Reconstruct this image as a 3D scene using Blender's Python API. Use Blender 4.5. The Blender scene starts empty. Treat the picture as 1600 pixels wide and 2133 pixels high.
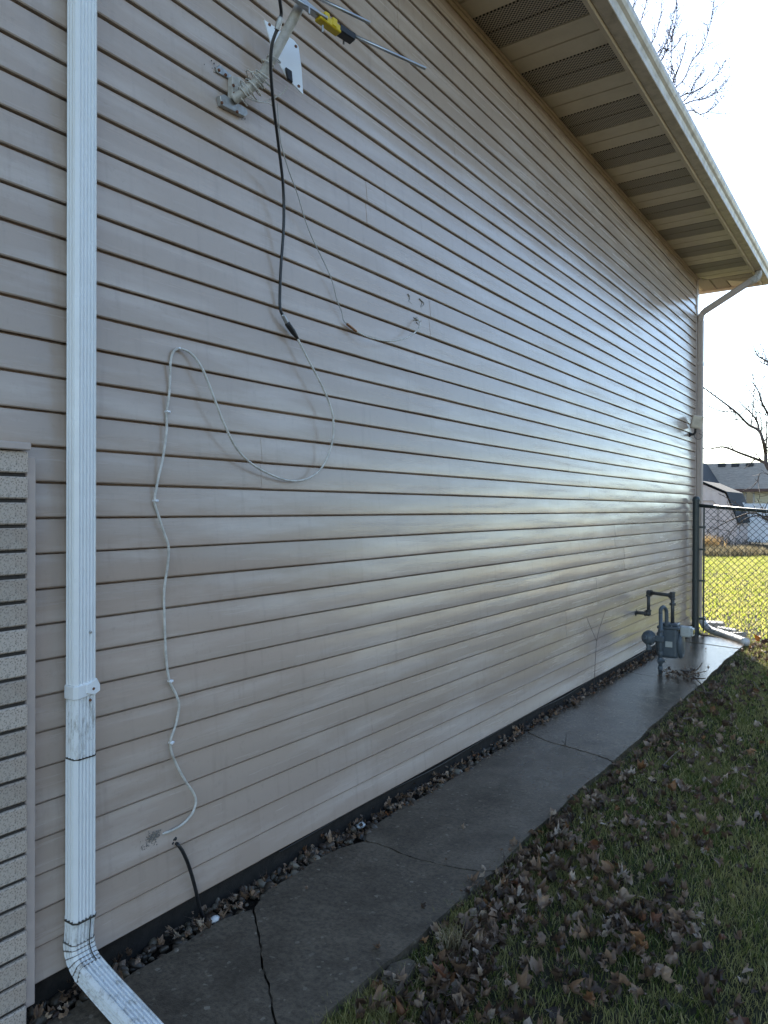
import bpy, bmesh, math, random
import numpy as np
from mathutils import Vector, Matrix
random.seed(7); rng = np.random.default_rng(7)
R = math.radians
S = bpy.context.scene
COL = S.collection

# ------------------------------------------------------------------ camera
F = 1560.0                      # focal length in photo pixels (photo 1600 x 2133)
CAMP = Vector((2.02, 0.0, 1.43))
TH = R(34.6)
CM = Matrix.Rotation(TH, 4, 'Z') @ Matrix.Rotation(R(90 - 0.31), 4, 'X') @ Matrix.Rotation(R(0.25), 4, 'Z')
cd = bpy.data.cameras.new('camera'); cam = bpy.data.objects.new('camera', cd); COL.objects.link(cam)
cd.sensor_fit = 'HORIZONTAL'; cd.sensor_width = 36; cd.lens = 36 * F / 1600
cd.clip_start = 0.05; cd.clip_end = 3000
cam.matrix_world = Matrix.Translation(CAMP) @ CM
S.camera = cam
S.render.resolution_x = 768; S.render.resolution_y = 1024

# ------------------------------------------------------------------ light
SUN_EL, SUN_DIR = R(24), Vector((-0.475, 0.88, 0)).normalized()      # horizontal direction TOWARDS the sun
w = bpy.data.worlds.new('World'); S.world = w; w.use_nodes = True
nt = w.node_tree; nt.nodes.clear()
sky = nt.nodes.new('ShaderNodeTexSky'); sky.sky_type = 'NISHITA'; sky.sun_disc = False
sky.sun_elevation = SUN_EL; sky.sun_rotation = math.atan2(SUN_DIR.x, SUN_DIR.y)
sky.air_density = 1.0; sky.dust_density = 0.3; sky.ozone_density = 1.2; sky.altitude = 200
bg = nt.nodes.new('ShaderNodeBackground'); bg.inputs[1].default_value = 0.13
wo = nt.nodes.new('ShaderNodeOutputWorld')
nt.links.new(sky.outputs[0], bg.inputs[0]); nt.links.new(bg.outputs[0], wo.inputs[0])
sl = bpy.data.lights.new('sun', 'SUN'); sl.energy = 5.0; sl.angle = R(0.5); sl.color = (1, .94, .84)
so = bpy.data.objects.new('sun', sl); COL.objects.link(so)
sv = (SUN_DIR * math.cos(SUN_EL) + Vector((0, 0, math.sin(SUN_EL))))
so.rotation_euler = sv.to_track_quat('Z', 'Y').to_euler(); so.location = (-10, 20, 20)
S.view_settings.view_transform = 'Standard'; S.view_settings.look = 'None'
S.view_settings.exposure = 1.72; S.view_settings.gamma = 1.0
S.view_settings.use_curve_mapping = False

# ------------------------------------------------------------------ helpers
C3 = CM.to_3x3()
def ray(px, py): return C3 @ Vector(((px - 800) / F, -(py - 1066.5) / F, -1.0))
def onX(px, py, X): d = ray(px, py); return CAMP + d * ((X - CAMP.x) / d.x)
def onZ(px, py, Z): d = ray(px, py); return CAMP + d * ((Z - CAMP.z) / d.z)
def onY(px, py, Y): d = ray(px, py); return CAMP + d * ((Y - CAMP.y) / d.y)
def atD(px, py, D): return CAMP + ray(px, py) * D
C3I = C3.transposed()
def proj(p):
    q = C3I @ (Vector(p) - CAMP)
    return (800 + F * q.x / -q.z, 1066.5 - F * q.y / -q.z, -q.z)

def link(o, parent=None):
    COL.objects.link(o)
    if parent: o.parent = parent
    return o
def tag(o, label=None, cat=None, group=None, kind=None):
    if label: o['label'] = label
    if cat: o['category'] = cat
    if group: o['group'] = group
    if kind: o['kind'] = kind
    return o
def empty(name, loc=(0, 0, 0), parent=None):
    o = bpy.data.objects.new(name, None); o.empty_display_size = .1
    link(o, parent); o.location = loc; return o
def mesh(name, V, Fc, mat=None, parent=None, smooth=False, origin=None):
    me = bpy.data.meshes.new(name)
    me.from_pydata([tuple(v) for v in V], [], Fc); me.update()
    if mat: me.materials.append(mat)
    if smooth: me.polygons.foreach_set('use_smooth', [True] * len(me.polygons))
    o = bpy.data.objects.new(name, me); link(o, parent)
    return o
def bmobj(name, bm, mat=None, parent=None, smooth=False, recalc=True):
    if recalc: bmesh.ops.recalc_face_normals(bm, faces=bm.faces[:])
    me = bpy.data.meshes.new(name); bm.to_mesh(me); bm.free()
    if mat: me.materials.append(mat)
    if smooth: me.polygons.foreach_set('use_smooth', [True] * len(me.polygons))
    o = bpy.data.objects.new(name, me); return link(o, parent)
def abox(bm, a, b, bevel=0.0, M=None, seg=1):
    vs = bmesh.ops.create_cube(bm, size=1.0)['verts']
    a = Vector(a); b = Vector(b)
    for v in vs:
        v.co = Vector(((a.x + b.x) / 2 + v.co.x * (b.x - a.x), (a.y + b.y) / 2 + v.co.y * (b.y - a.y), (a.z + b.z) / 2 + v.co.z * (b.z - a.z)))
    if bevel:
        es = list({e for v in vs for e in v.link_edges})
        r = bmesh.ops.bevel(bm, geom=es, offset=bevel, segments=seg, affect='EDGES', profile=.5)
        vs = list({v for f in r['faces'] for v in f.verts} | set(v for v in vs if v.is_valid))
    if M:
        for v in vs: v.co = M @ v.co
    return vs
def box(name, a, b, mat, parent=None, bevel=0.0, M=None, seg=1):
    bm = bmesh.new(); abox(bm, a, b, bevel, M, seg); return bmobj(name, bm, mat, parent)
def catmull(P, n=6):
    P = [Vector(p) for p in P]; out = []
    for i in range(len(P) - 1):
        p0 = P[max(i - 1, 0)]; p1 = P[i]; p2 = P[i + 1]; p3 = P[min(i + 2, len(P) - 1)]
        for k in range(n):
            t = k / n
            out.append(.5 * ((2 * p1) + (p2 - p0) * t + (2 * p0 - 5 * p1 + 4 * p2 - p3) * t * t + (3 * p1 - p0 - 3 * p2 + p3) * t ** 3))
    out.append(P[-1]); return out
def sweep(bm, path, prof_fn, cap=True, up=None):
    """prof_fn(i) -> list of (a,b) in the frame of path point i; parallel-transported frame"""
    n = len(path); rings = []
    T = [(path[min(i + 1, n - 1)] - path[max(i - 1, 0)]).normalized() for i in range(n)]
    u = Vector(up) if up else (Vector((1, 0, 0)) if abs(T[0].x) < .9 else Vector((0, 1, 0)))
    for i in range(n):
        u = (u - T[i] * u.dot(T[i])).normalized(); v = T[i].cross(u)
        rings.append([bm.verts.new(path[i] + u * a + v * b) for a, b in prof_fn(i)])
    for i in range(n - 1):
        m = len(rings[i])
        for k in range(m):
            bm.faces.new((rings[i][k], rings[i][(k + 1) % m], rings[i + 1][(k + 1) % m], rings[i + 1][k]))
    if cap:
        bm.faces.new(rings[0][::-1]); bm.faces.new(rings[-1])
def circ(r, m): return [(r * math.cos(2 * math.pi * k / m), r * math.sin(2 * math.pi * k / m)) for k in range(m)]
def tube(bm, path, r, m=8, r1=None, cap=True):
    path = [Vector(p) for p in path]; n = len(path)
    if r1 is None: r1 = r
    sweep(bm, path, lambda i: circ(r + (r1 - r) * i / max(n - 1, 1), m), cap)
def tube_o(name, path, r, mat, parent=None, m=8, r1=None, smooth=True):
    bm = bmesh.new(); tube(bm, path, r, m, r1); return bmobj(name, bm, mat, parent, smooth)
def lathe(bm, prof, M, m=20):
    rings = []
    for r, h in prof:
        rings.append([bm.verts.new(M @ Vector((r * math.cos(2 * math.pi * k / m), r * math.sin(2 * math.pi * k / m), h))) for k in range(m)])
    for a, b in zip(rings[:-1], rings[1:]):
        for k in range(m): bm.faces.new((a[k], a[(k + 1) % m], b[(k + 1) % m], b[k]))
    bm.faces.new(rings[0][::-1]); bm.faces.new(rings[-1])
def axis_m(p, d):
    return Matrix.Translation(Vector(p)) @ Vector(d).to_track_quat('Z', 'Y').to_matrix().to_4x4()
def extrude_poly(bm, pts, nrm):
    a = [bm.verts.new(p) for p in pts]; b = [bm.verts.new(Vector(p) + Vector(nrm)) for p in pts]; n = len(pts)
    bm.faces.new(a[::-1]); bm.faces.new(b)
    for i in range(n): bm.faces.new((a[i], a[(i + 1) % n], b[(i + 1) % n], b[i]))

# ------------------------------------------------------------------ materials
class NM:
    def __init__(s, name):
        s.m = bpy.data.materials.new(name); s.m.use_nodes = True; s.t = s.m.node_tree
        s.b = s.t.nodes['Principled BSDF']
    def n(s, ty, **k):
        o = s.t.nodes.new('ShaderNode' + ty)
        for a, v in k.items(): setattr(o, a, v)
        return o
    def l(s, a, b): s.t.links.new(a, b)
    def coord(s, scale=(1, 1, 1), kind='Object', rot=(0, 0, 0)):
        tc = s.n('TexCoord'); mp = s.n('Mapping'); mp.inputs['Scale'].default_value = scale; mp.inputs['Rotation'].default_value = rot
        s.l(tc.outputs[kind], mp.inputs[0]); return mp.outputs[0]
    def noise(s, vec, scale, detail=4, rough=.6, dist=0):
        x = s.n('TexNoise'); x.inputs['Scale'].default_value = scale; x.inputs['Detail'].default_value = detail
        x.inputs['Roughness'].default_value = rough; x.inputs['Distortion'].default_value = dist
        s.l(vec, x.inputs['Vector']); return x.outputs['Fac']
    def ramp(s, fac, stops):
        x = s.n('ValToRGB'); e = x.color_ramp.elements
        while len(e) < len(stops): e.new(.5)
        for k, (p, c) in enumerate(stops):
            e[k].position = p; e[k].color = (c[0], c[1], c[2], 1) if isinstance(c, (tuple, list)) else (c, c, c, 1)
        s.l(fac, x.inputs[0]); return x.outputs[0]
    def mix(s, a, b, fac, blend='MIX'):
        x = s.n('Mix', data_type='RGBA', blend_type=blend)
        for sock, v in ((x.inputs[0], fac), (x.inputs[6], a), (x.inputs[7], b)):
            if isinstance(v, (int, float)): sock.default_value = v
            elif isinstance(v, tuple): sock.default_value = (*v, 1) if len(v) == 3 else v
            else: s.l(v, sock)
        return x.outputs[2]
    def bump(s, h, strength=.3, dist=.01, prev=None):
        x = s.n('Bump'); x.inputs['Strength'].default_value = strength; x.inputs['Distance'].default_value = dist
        s.l(h, x.inputs['Height'])
        if prev: s.l(prev, x.inputs['Normal'])
        s.l(x.outputs[0], s.b.inputs['Normal']); return x.outputs[0]
    def set(s, **k):
        for a, v in k.items():
            i = s.b.inputs[a.replace('_', ' ')]
            if isinstance(v, (int, float)): i.default_value = v
            elif isinstance(v, tuple): i.default_value = (*v, 1)
            else: s.l(v, i)
        return s.m
def paint(name, col, rough=.45, dirt=.25, dcol=None, metal=0, sc=14, bump=.05):
    k = NM(name); v = k.coord((1, 1, 1)); n1 = k.noise(v, sc, 6, .65); n2 = k.noise(v, sc * 7, 3)
    f = k.ramp(n1, [(.42, 0.0), (.72, dirt)])
    dc = dcol or tuple(c * .45 for c in col)
    k.bump(n2, bump, .003)
    return k.set(Base_Color=k.mix(col, dc, f), Roughness=k.ramp(n1, [(.3, rough * .8), (.7, min(1, rough * 1.3))]), Metallic=metal)

def siding_mat():
    k = NM('vinyl_siding')
    vs = k.coord((1, .06, 1)); v = k.coord((1, 1, 1))
    grain = k.noise(vs, 190, 4, .6)            # embossed wood grain running along the panel
    chalk = k.noise(k.coord((1, .22, 1.6)), 5.5, 5, .62)
    drip = k.noise(k.coord((1, 5, .6)), 5, 5, .6)
    fine = k.noise(v, 42, 4, .7)
    oi = k.n('ObjectInfo')
    base = k.mix((.41, .318, .250), (.45, .356, .286), oi.outputs['Random'])
    c = k.mix(base, (.58, .49, .42), k.ramp(chalk, [(.48, 0.0), (.68, .6)]))
    c = k.mix(c, (.27, .21, .17), k.ramp(drip, [(.55, 0.0), (.82, .40)]))
    c = k.mix(c, (.28, .23, .185), k.ramp(fine, [(.58, 0.0), (.82, .45)]))
    wav = k.noise(k.coord((1, .55, 1)), 3.0, 2, .5)
    b1 = k.bump(wav, .25, .02)
    b2 = k.n('Bump'); b2.inputs['Strength'].default_value = .38; b2.inputs['Distance'].default_value = .0012
    k.l(grain, b2.inputs['Height']); k.l(b1, b2.inputs['Normal']); k.l(b2.outputs[0], k.b.inputs['Normal'])
    r = k.ramp(k.noise(k.coord((1, .10, 2.2)), 11, 5, .6), [(.3, .13), (.52, .21), (.72, .38)])
    return k.set(Base_Color=c, Roughness=r, IOR=1.52)
M_SID = siding_mat()
M_TRIM = paint('beige_trim', (.48, .395, .34), .35, .15)
M_SOF = paint('soffit_aluminium', (.58, .49, .36), .40, .22, (.32, .26, .18), sc=9)
def vent_mat():
    k = NM('soffit_vented'); v = k.coord((1, 1, 1))
    mp = k.coord((62, 62, 1), rot=(0, 0, R(45)))
    ch = k.n('TexVoronoi'); ch.voronoi_dimensions = '2D'; ch.inputs['Scale'].default_value = 1.0; ch.inputs['Randomness'].default_value = 0.0
    k.l(mp, ch.inputs['Vector'])
    f = k.ramp(ch.outputs['Distance'], [(.34, 1.0), (.46, 0.0)])
    k.bump(ch.outputs['Distance'], .6, .004)
    return k.set(Base_Color=k.mix((.48, .40, .30), (.022, .018, .014), f), Roughness=.5)
M_VENT = vent_mat()
M_GUT = paint('gutter_paint', (.55, .47, .36), .38, .5, (.17, .135, .09), sc=11)
M_WHITE = paint('white_enamel', (.80, .81, .80), .32, .10, (.42, .38, .30), sc=18)
def spout_dirty():
    k = NM('white_enamel_worn'); v = k.coord((1, 1, .35)); n = k.noise(v, 45, 6, .75); n2 = k.noise(k.coord((1, 1, .12)), 30, 4, .6)
    n3 = k.noise(k.coord(), 230, 2, .6)
    c = k.mix((.78, .79, .78), (.25, .22, .17), k.ramp(n, [(.50, 0.0), (.66, .65)]))
    c = k.mix(c, (.35, .22, .12), k.ramp(n2, [(.60, 0.0), (.80, .4)]))
    c = k.mix(c, (.12, .11, .1), k.ramp(n3, [(.68, 0.0), (.76, .6)]))
    k.bump(n, .05, .002); return k.set(Base_Color=c, Roughness=.4)
M_WORN = spout_dirty()
M_RUST = paint('rust', (.16, .06, .025), .8, .6, (.03, .02, .015), sc=120)
M_GRIME = paint('grime', (.05, .045, .035), .9, .5, sc=90)
M_BLACK = paint('black_rubber', (.012, .012, .013), .45, .2, (.05, .05, .05), sc=40)
M_COAX = paint('white_coax', (.62, .59, .53), .45, .6, (.16, .13, .09), sc=28)
M_WIRE = paint('grey_wire', (.40, .39, .36), .5, .4, sc=60)
M_STEEL = paint('galvanised', (.42, .42, .41), .42, .4, (.16, .13, .10), metal=.7, sc=45)
M_MAST = paint('mast_paint', (.50, .47, .42), .5, .55, (.16, .13, .09), sc=35)
M_ALU = paint('aluminium_rod', (.42, .43, .45), .35, .2, metal=.8)
M_PANEL = paint('white_plastic', (.80, .81, .82), .35, .08, sc=12)
M_YEL = paint('yellow_plastic', (.62, .44, .01), .45, .2, (.3, .2, .01), sc=60)
M_BRASS = paint('copper_fitting', (.35, .18, .09), .35, .5, metal=.7, sc=90)
M_METER = paint('meter_grey', (.085, .105, .12), .40, .4, (.03, .035, .04), sc=30)
M_PIPE = paint('gas_pipe', (.06, .062, .062), .45, .45, (.025, .02, .018), sc=40)
M_MODULE = paint('module_plastic', (.45, .46, .43), .4, .3, sc=40)
M_GREENP = paint('fence_black_green', (.030, .042, .042), .38, .35, (.10, .10, .09), sc=40)
M_CAULK = paint('caulk', (.22, .20, .17), .8, .6, (.06, .055, .045), sc=120)
def brick_mat():
    k = NM('speckled_brick'); oi = k.n('ObjectInfo'); v = k.coord()
    n1 = k.noise(v, 190, 3, .65); n2 = k.noise(v, 60, 4, .7); n3 = k.noise(v, 9, 3)
    base = k.mix((.40, .32, .25), (.54, .445, .36), oi.outputs['Random'])
    c = k.mix(base, (.09, .075, .06), k.ramp(n1, [(.53, 0.0), (.62, .8)]))
    c = k.mix(c, (.10, .085, .07), k.ramp(n2, [(.58, 0.0), (.70, .7)]))
    c = k.mix(c, (.60, .57, .50), k.ramp(n3, [(.5, 0.0), (.8, .4)]))
    k.bump(n1, .5, .003); return k.set(Base_Color=c, Roughness=.85)
M_BRICK = brick_mat()
M_MORTAR = paint('dark_mortar', (.045, .038, .032), .95, .5, sc=80, bump=.6)
def concrete_mat():
    k = NM('wet_concrete'); v = k.coord()
    a = k.noise(v, 4.5, 8, .72, .4); b = k.noise(v, 60, 4, .7); g = k.noise(v, 160, 3, .7)
    vo = k.n('TexVoronoi'); vo.inputs['Scale'].default_value = 85; k.l(v, vo.inputs['Vector'])
    c = k.mix((.064, .049, .033), (.175, .138, .098), k.ramp(a, [(.32, 0.0), (.7, 1.0)]))
    c = k.mix(c, (.024, .019, .014), k.ramp(b, [(.42, 0.0), (.72, .8)]))
    c = k.mix(c, (.30, .26, .20), k.ramp(vo.outputs['Color'], [(.86, 0.0), (.95, .6)]))
    wet = k.noise(k.coord((1.0, .55, 1)), 2.1, 4, .6)
    # the far end of the walk is wet, the near end has dried
    sx = k.n('SeparateXYZ'); k.l(v, sx.inputs[0]); mr = k.n('MapRange'); mr.inputs['From Min'].default_value = 2.5; mr.inputs['From Max'].default_value = 6.0
    k.l(sx.outputs['Y'], mr.inputs['Value']); ad = k.n('Math', operation='ADD'); sb_ = k.n('Math', operation='SUBTRACT'); sb_.inputs[1].default_value = .5
    k.l(wet, sb_.inputs[0]); m2 = k.n('Math', operation='MULTIPLY'); m2.inputs[1].default_value = 1.6; k.l(sb_.outputs[0], m2.inputs[0])
    k.l(mr.outputs[0], ad.inputs[0]); k.l(m2.outputs[0], ad.inputs[1])
    bn = k.n('Bump'); bn.inputs['Distance'].default_value = .003; k.l(k.ramp(ad.outputs[0], [(.0, .7), (.8, .28)]), bn.inputs['Strength']); k.l(g, bn.inputs['Height']); k.l(bn.outputs[0], k.b.inputs['Normal'])
    return k.set(Base_Color=c, Roughness=k.ramp(ad.outputs[0], [(.0, .6), (.35, .30), (.75, .14)]), IOR=1.45)
M_CONC = concrete_mat()
M_FOUND = paint('foundation_block', (.015, .0125, .010), .95, .8, (.005, .0045, .004), sc=25, bump=.6)
def soil_mat(name, c1, c2, c3):
    k = NM(name); v = k.coord()
    a = k.noise(v, 1.3, 5, .65); b = k.noise(v, 34, 5, .7)
    c = k.mix(c1, c2, k.ramp(a, [(.38, 0.0), (.66, 1.0)])); c = k.mix(c, c3, k.ramp(b, [(.5, 0.0), (.75, .8)]))
    k.bump(b, .8, .03); return k.set(Base_Color=c, Roughness=1.0, Specular_IOR_Level=.1)
M_LAWN = soil_mat('lawn_ground', (.036, .035, .022), (.055, .050, .033), (.08, .068, .046))
M_SOIL = soil_mat('dark_soil', (.022, .018, .014), (.035, .028, .022), (.012, .01, .008))
def island_mat(name, stops, rough=.7, trans=0.0, obj=False, noise=0, straw=None):
    k = NM(name)
    if obj: f = k.n('ObjectInfo').outputs['Random']
    else: f = k.n('NewGeometry').outputs['Random Per Island']
    c = k.ramp(f, stops)
    if noise:
        c = k.mix(c, (.03, .02, .013), k.ramp(k.noise(k.coord(), noise, 4, .7), [(.5, 0.0), (.75, .55)]))
    if straw:
        sn = k.noise(k.coord((1, .8, 1)), 3.4, 6, .75)
        c = k.mix(c, straw, k.ramp(sn, [(.46, 0.0), (.60, .85)]))
    k.set(Base_Color=c, Roughness=rough)
    if trans:
        out = k.t.nodes['Material Output']; tr = k.n('BsdfTranslucent'); mx = k.n('MixShader'); mx.inputs[0].default_value = trans
        k.l(c, tr.inputs[0]); k.l(k.b.outputs[0], mx.inputs[1]); k.l(tr.outputs[0], mx.inputs[2]); k.l(mx.outputs[0], out.inputs[0])
    return k.m
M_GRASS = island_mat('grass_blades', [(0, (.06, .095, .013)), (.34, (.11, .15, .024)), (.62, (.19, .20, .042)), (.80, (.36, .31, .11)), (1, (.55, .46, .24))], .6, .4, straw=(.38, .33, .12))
M_GRASS_LIT = island_mat('grass_blades_sunlit', [(0, (.26, .33, .03)), (.4, (.38, .43, .05)), (.75, (.50, .48, .11)), (1, (.58, .50, .22))], .6, .5, straw=(.52, .47, .17))  # same lawn beyond the fence, sunlight brightened into the blade colours
LEAFC = [(0, (.045, .028, .018)), (.25, (.10, .060, .036)), (.5, (.18, .110, .066)), (.74, (.30, .205, .14)), (.88, (.44, .34, .25)), (.95, (.24, .115, .045)), (1, (.16, .06, .028))]
M_LEAF = island_mat('dead_leaf', LEAFC, .6, .15, True, 40)
M_LEAFS = island_mat('dead_leaf_litter', LEAFC, .6, .15, False, 40)
PEBC = [(0, (.02, .016, .012)), (.3, (.05, .038, .026)), (.55, (.10, .078, .05)), (.8, (.06, .034, .024)), (1, (.19, .16, .115))]
M_PEB = island_mat('river_pebble', PEBC, .5, 0, True, 45)
M_PEBS = island_mat('river_pebble_bed', PEBC, .5, 0, False, 45)
M_WHITESTONE = paint('white_stone', (.7, .7, .68), .6, .2)
M_BARK = paint('bark', (.055, .045, .038), .9, .5, sc=12, bump=.5)
M_TWIG = paint('twig_bark', (.075, .055, .045), .85, .4, sc=20)
M_STICK = paint('dry_stick', (.16, .12, .085), .8, .5, sc=40)
M_STRAW = island_mat('straw', [(0, (.16, .12, .06)), (.5, (.30, .24, .13)), (1, (.44, .37, .23))], .8, .3)
M_STRAWO = island_mat('amber_straw', [(0, (.22, .13, .05)), (.5, (.36, .24, .10)), (1, (.48, .36, .18))], .8, .4)
M_SHRUB = island_mat('bare_shrub', [(0, (.03, .026, .022)), (1, (.09, .075, .06))], .9)
def shingle_mat(name, c1, c2):
    k = NM(name); v = k.coord((1, 1, 1)); n = k.noise(k.coord((.7, 2.2, 2.2)), 5, 5, .7); n2 = k.noise(v, 30, 4)
    wv = k.n('TexWave'); wv.wave_type = 'BANDS'; wv.bands_direction = 'Z'; wv.inputs['Scale'].default_value = 5.5; wv.inputs['Distortion'].default_value = .8
    k.l(v, wv.inputs['Vector']); k.bump(wv.outputs['Fac'], .4, .03)
    c = k.mix(c1, c2, k.ramp(n, [(.35, 0.0), (.65, 1.0)])); c = k.mix(c, tuple(x * .5 for x in c1), k.ramp(n2, [(.5, 0.0), (.8, .6)]))
    return k.set(Base_Color=c, Roughness=.9)
M_SHIN = shingle_mat('grey_shingles', (.24, .19, .145), (.40, .325, .255))
M_SHIND = shingle_mat('dark_shingles', (.022, .022, .024), (.042, .041, .042))  # dark shed roofing; also paints shade onto the neighbour's wing roof
M_SHEDW = paint('shed_board', (.62, .50, .45), .7, .2, sc=6)
M_CREAM = paint('cream_siding', (.46, .41, .27), .6, .15, sc=6)
M_VFENCE = paint('white_vinyl_fence', (.82, .82, .83), .4, .05, sc=4)
M_BROWNF = paint('brown_fascia', (.07, .03, .022), .5, .2)
k_ = NM('window_glass'); M_GLASS = k_.set(Base_Color=(.03, .045, .06), Roughness=.06, IOR=1.5)
M_PAVER = paint('concrete_paver', (.36, .34, .31), .85, .4, sc=25, bump=.4)
M_ORANGE = paint('orange_leaf_paint', (.55, .16, .01), .6, .2)

# ------------------------------------------------------------------ ground
G = -0.035
def ground():
    # one sheet to the horizon, finer and slightly uneven near the house
    xs = [-900, -300, -100, -40, -20] + list(np.arange(-10, 10.01, .5)) + [20, 40, 100, 300, 900]
    ys = [-600, -200, -60, -20] + list(np.arange(-8, 40.01, .5)) + [60, 100, 300, 900]
    V = []; Fc = []
    for y in ys:
        for x in xs:
            dz = 0
            if .75 < x < 10 and -8 < y < 9: dz = .018 * math.sin(x * 2.1 + y * .9) * math.cos(y * 1.3 - x)
            V.append((x, y, G + dz - (.012 if x > .7 else 0)))
    nx = len(xs)
    for j in range(len(ys) - 1):
        for i in range(nx - 1):
            a = j * nx + i; Fc.append((a, a + 1, a + 1 + nx, a + nx))
    return tag(mesh('lawn', V, Fc, M_LAWN, smooth=True), kind='structure')
ground()
tag(mesh('gravel_bed', [(-.04, -2, G + .006), (.2, -2, G + .006), (.2, 9.3, G + .006), (-.04, 9.3, G + .006)], [(0, 1, 2, 3)], M_SOIL), kind='structure')

# walkway: broken slabs, each its own piece
walk = tag(mesh('walkway', [(.11, -1.4, G + .012), (.66, -1.4, G + .012), (.63, 9.0, G + .012), (.11, 9.0, G + .012)], [(0, 1, 2, 3)], M_SOIL), kind='structure')
def crack(pts): return [onZ(x, y, 0).to_2d() for x, y in pts]
cr = [
    [Vector((.1, -1.3)), Vector((.4, -1.32)), Vector((.72, -1.3))],
    [Vector((.11, .35)), Vector((.4, .31)), Vector((.73, .36))],
    crack([(528, 1890), (537, 1940), (545, 1990), (547, 2025), (561, 2052), (566, 2100), (574, 2140)]) + [Vector((.71, 1.47))],
    crack([(757, 1752), (800, 1762), (850, 1786), (925, 1804), (980, 1815), (1044, 1819)]),
    crack([(1098, 1526), (1140, 1546), (1180, 1556), (1230, 1570), (1283, 1589)]),
    [Vector((.08, 6.62)), Vector((.3, 6.55)), Vector((.5, 6.46)), Vector((.69, 6.35))],
    [Vector((.06, 8.02)), Vector((.3, 7.98)), Vector((.66, 7.95))],
    [Vector((.05, 8.52)), Vector((.3, 8.49)), Vector((.65, 8.4))],
    [Vector((.04, 9.02)), Vector((.3, 8.98)), Vector((.62, 8.9))],
]
def jag(L):
    out = []
    for a, b in zip(L[:-1], L[1:]):
        n = max(1, int((b - a).length / .028)); nr = Vector((-(b - a).y, (b - a).x)).normalized()
        out += [a + (b - a) * k / n + nr * (random.uniform(-.006, .006) if k else 0) for k in range(n)]
    return out + [L[-1]]
cr = [jag(c) for c in cr]
def outer_x(y): return .715 - .006 * max(0, y) + .006 * math.sin(y * 3.1) + .004 * math.sin(y * 9.7)
for i in range(len(cr) - 1):
    a, b = cr[i], cr[i + 1]
    P = [Vector((p.x, p.y + .003 + random.random() * .003)) for p in a]
    P[-1].x = outer_x(P[-1].y)
    y0, y1 = a[-1].y + .02, b[-1].y - .02
    n = max(2, int((y1 - y0) / .07))
    P += [Vector((outer_x(y0 + (y1 - y0) * t / n) + random.uniform(-.004, .004), y0 + (y1 - y0) * t / n)) for t in range(1, n)]
    Q = [Vector((p.x, p.y - .003 - random.random() * .003)) for p in b][::-1]; Q[0].x = outer_x(Q[0].y); P += Q
    y0, y1 = b[0].y - .02, a[0].y + .02
    n = max(2, int((y0 - y1) / .09))
    P += [Vector((.10 - .006 * (y0 - (y0 - y1) * t / n) + random.uniform(-.012, .012), y0 - (y0 - y1) * t / n)) for t in range(1, n)]
    bm = bmesh.new(); zt = random.uniform(-.004, .004); tx = random.uniform(-.006, .006)
    c = sum(P, Vector((0, 0))) / len(P)
    extrude_poly(bm, [Vector((p.x, p.y, -.12)) for p in P], (0, 0, .12))
    for v in bm.verts:
        if v.co.z > -.05: v.co.z = zt + tx * (v.co.y - c.y) / 2
    top = [e for e in bm.edges if all(v.co.z > -.05 for v in e.verts)]
    bmesh.ops.bevel(bm, geom=top, offset=.006, segments=2, affect='EDGES')
    bmobj('concrete_slab', bm, M_CONC, walk)
# broken corner chunk at the edge of the near slab
bm = bmesh.new(); pts = [onZ(x, y, -.02) for x, y in [(790, 2048), (812, 2012), (850, 2000), (868, 2008), (850, 2040), (815, 2062)]]
extrude_poly(bm, [p - Vector((0, 0, .05)) for p in pts], (0, 0, .06)); bmesh.ops.bevel(bm, geom=bm.edges[:], offset=.005, segments=2, affect='EDGES')
tag(bmobj('concrete_chunk', bm, M_CONC), 'broken corner chunk of concrete at the walkway edge', 'concrete chunk')

# ------------------------------------------------------------------ the house
YBE = onX(58.5, 1400, .06).y
YE, YS = 9.50, -3.4         # far and near end of the side wall
ZB, ZS = .08, 4.19          # bottom of siding, soffit
CO = .1016
house = tag(empty('house', (0, 3, 0)), 'beige vinyl sided house with vented eave and brick veneer', 'house')
def hpart(o): o.parent = house; o.matrix_parent_inverse = Matrix.Translation((0, -3, 0)); return o
hpart(box('wall_core', (-8, YS, -.1), (-.014, YE - .004, 4.32), M_TRIM))
hpart(box('foundation', (-7.97, YS + .03, -.4), (-.012, YE - .03, ZB + .012), M_FOUND))
# siding rows: double four-inch panels; seam positions read from the wall
wall = hpart(box('siding_wall', (-.03, 1.1, ZB + .02), (-.0135, YE - .06, ZS - .01), M_TRIM))
wall.matrix_parent_inverse = Matrix.Translation((0, -3, 0))
def panel_profile(z0, ztop, x0=0.0):
    pts = []
    for c in range(2):
        zz = z0 + c * CO
        if zz >= ztop - .012: break
        h = min(CO, ztop - zz)
        pts += [(-.0075 + x0, zz + .0005), (.0118 + x0, zz - .001), (.0146 + x0, zz + .0025), (.0145 + x0, zz + h * .08), (.0139 + x0, zz + h * .18), (.0128 + x0, zz + h * .32),
                (.0114 + x0, zz + h * .46), (.0096 + x0, zz + h * .60), (.0076 + x0, zz + h * .74), (.0060 + x0, zz + h * .85), (.0048 + x0, zz + h * .925), (-.0075 + x0, zz + h * .965), (-.0080 + x0, zz + h - .001)]
    zt = min(z0 + 2 * CO, ztop)
    pts += [(-.0125 + x0 * .2, zt - .001), (-.0125 + x0 * .2, z0 + .0005)]
    return pts
seams = {0: [2.06, 5.72], 2: [1.612, 5.27], 8: [1.637, 5.29], 7: [2.087, 5.75], 10: [2.686, 6.34], 9: [3.126, 6.79], 5: [2.72, 6.39], 4: [3.0, 6.66], 6: [3.55, 7.2]}
NR = math.ceil((ZS - .02 - ZB) / (2 * CO))
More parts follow.
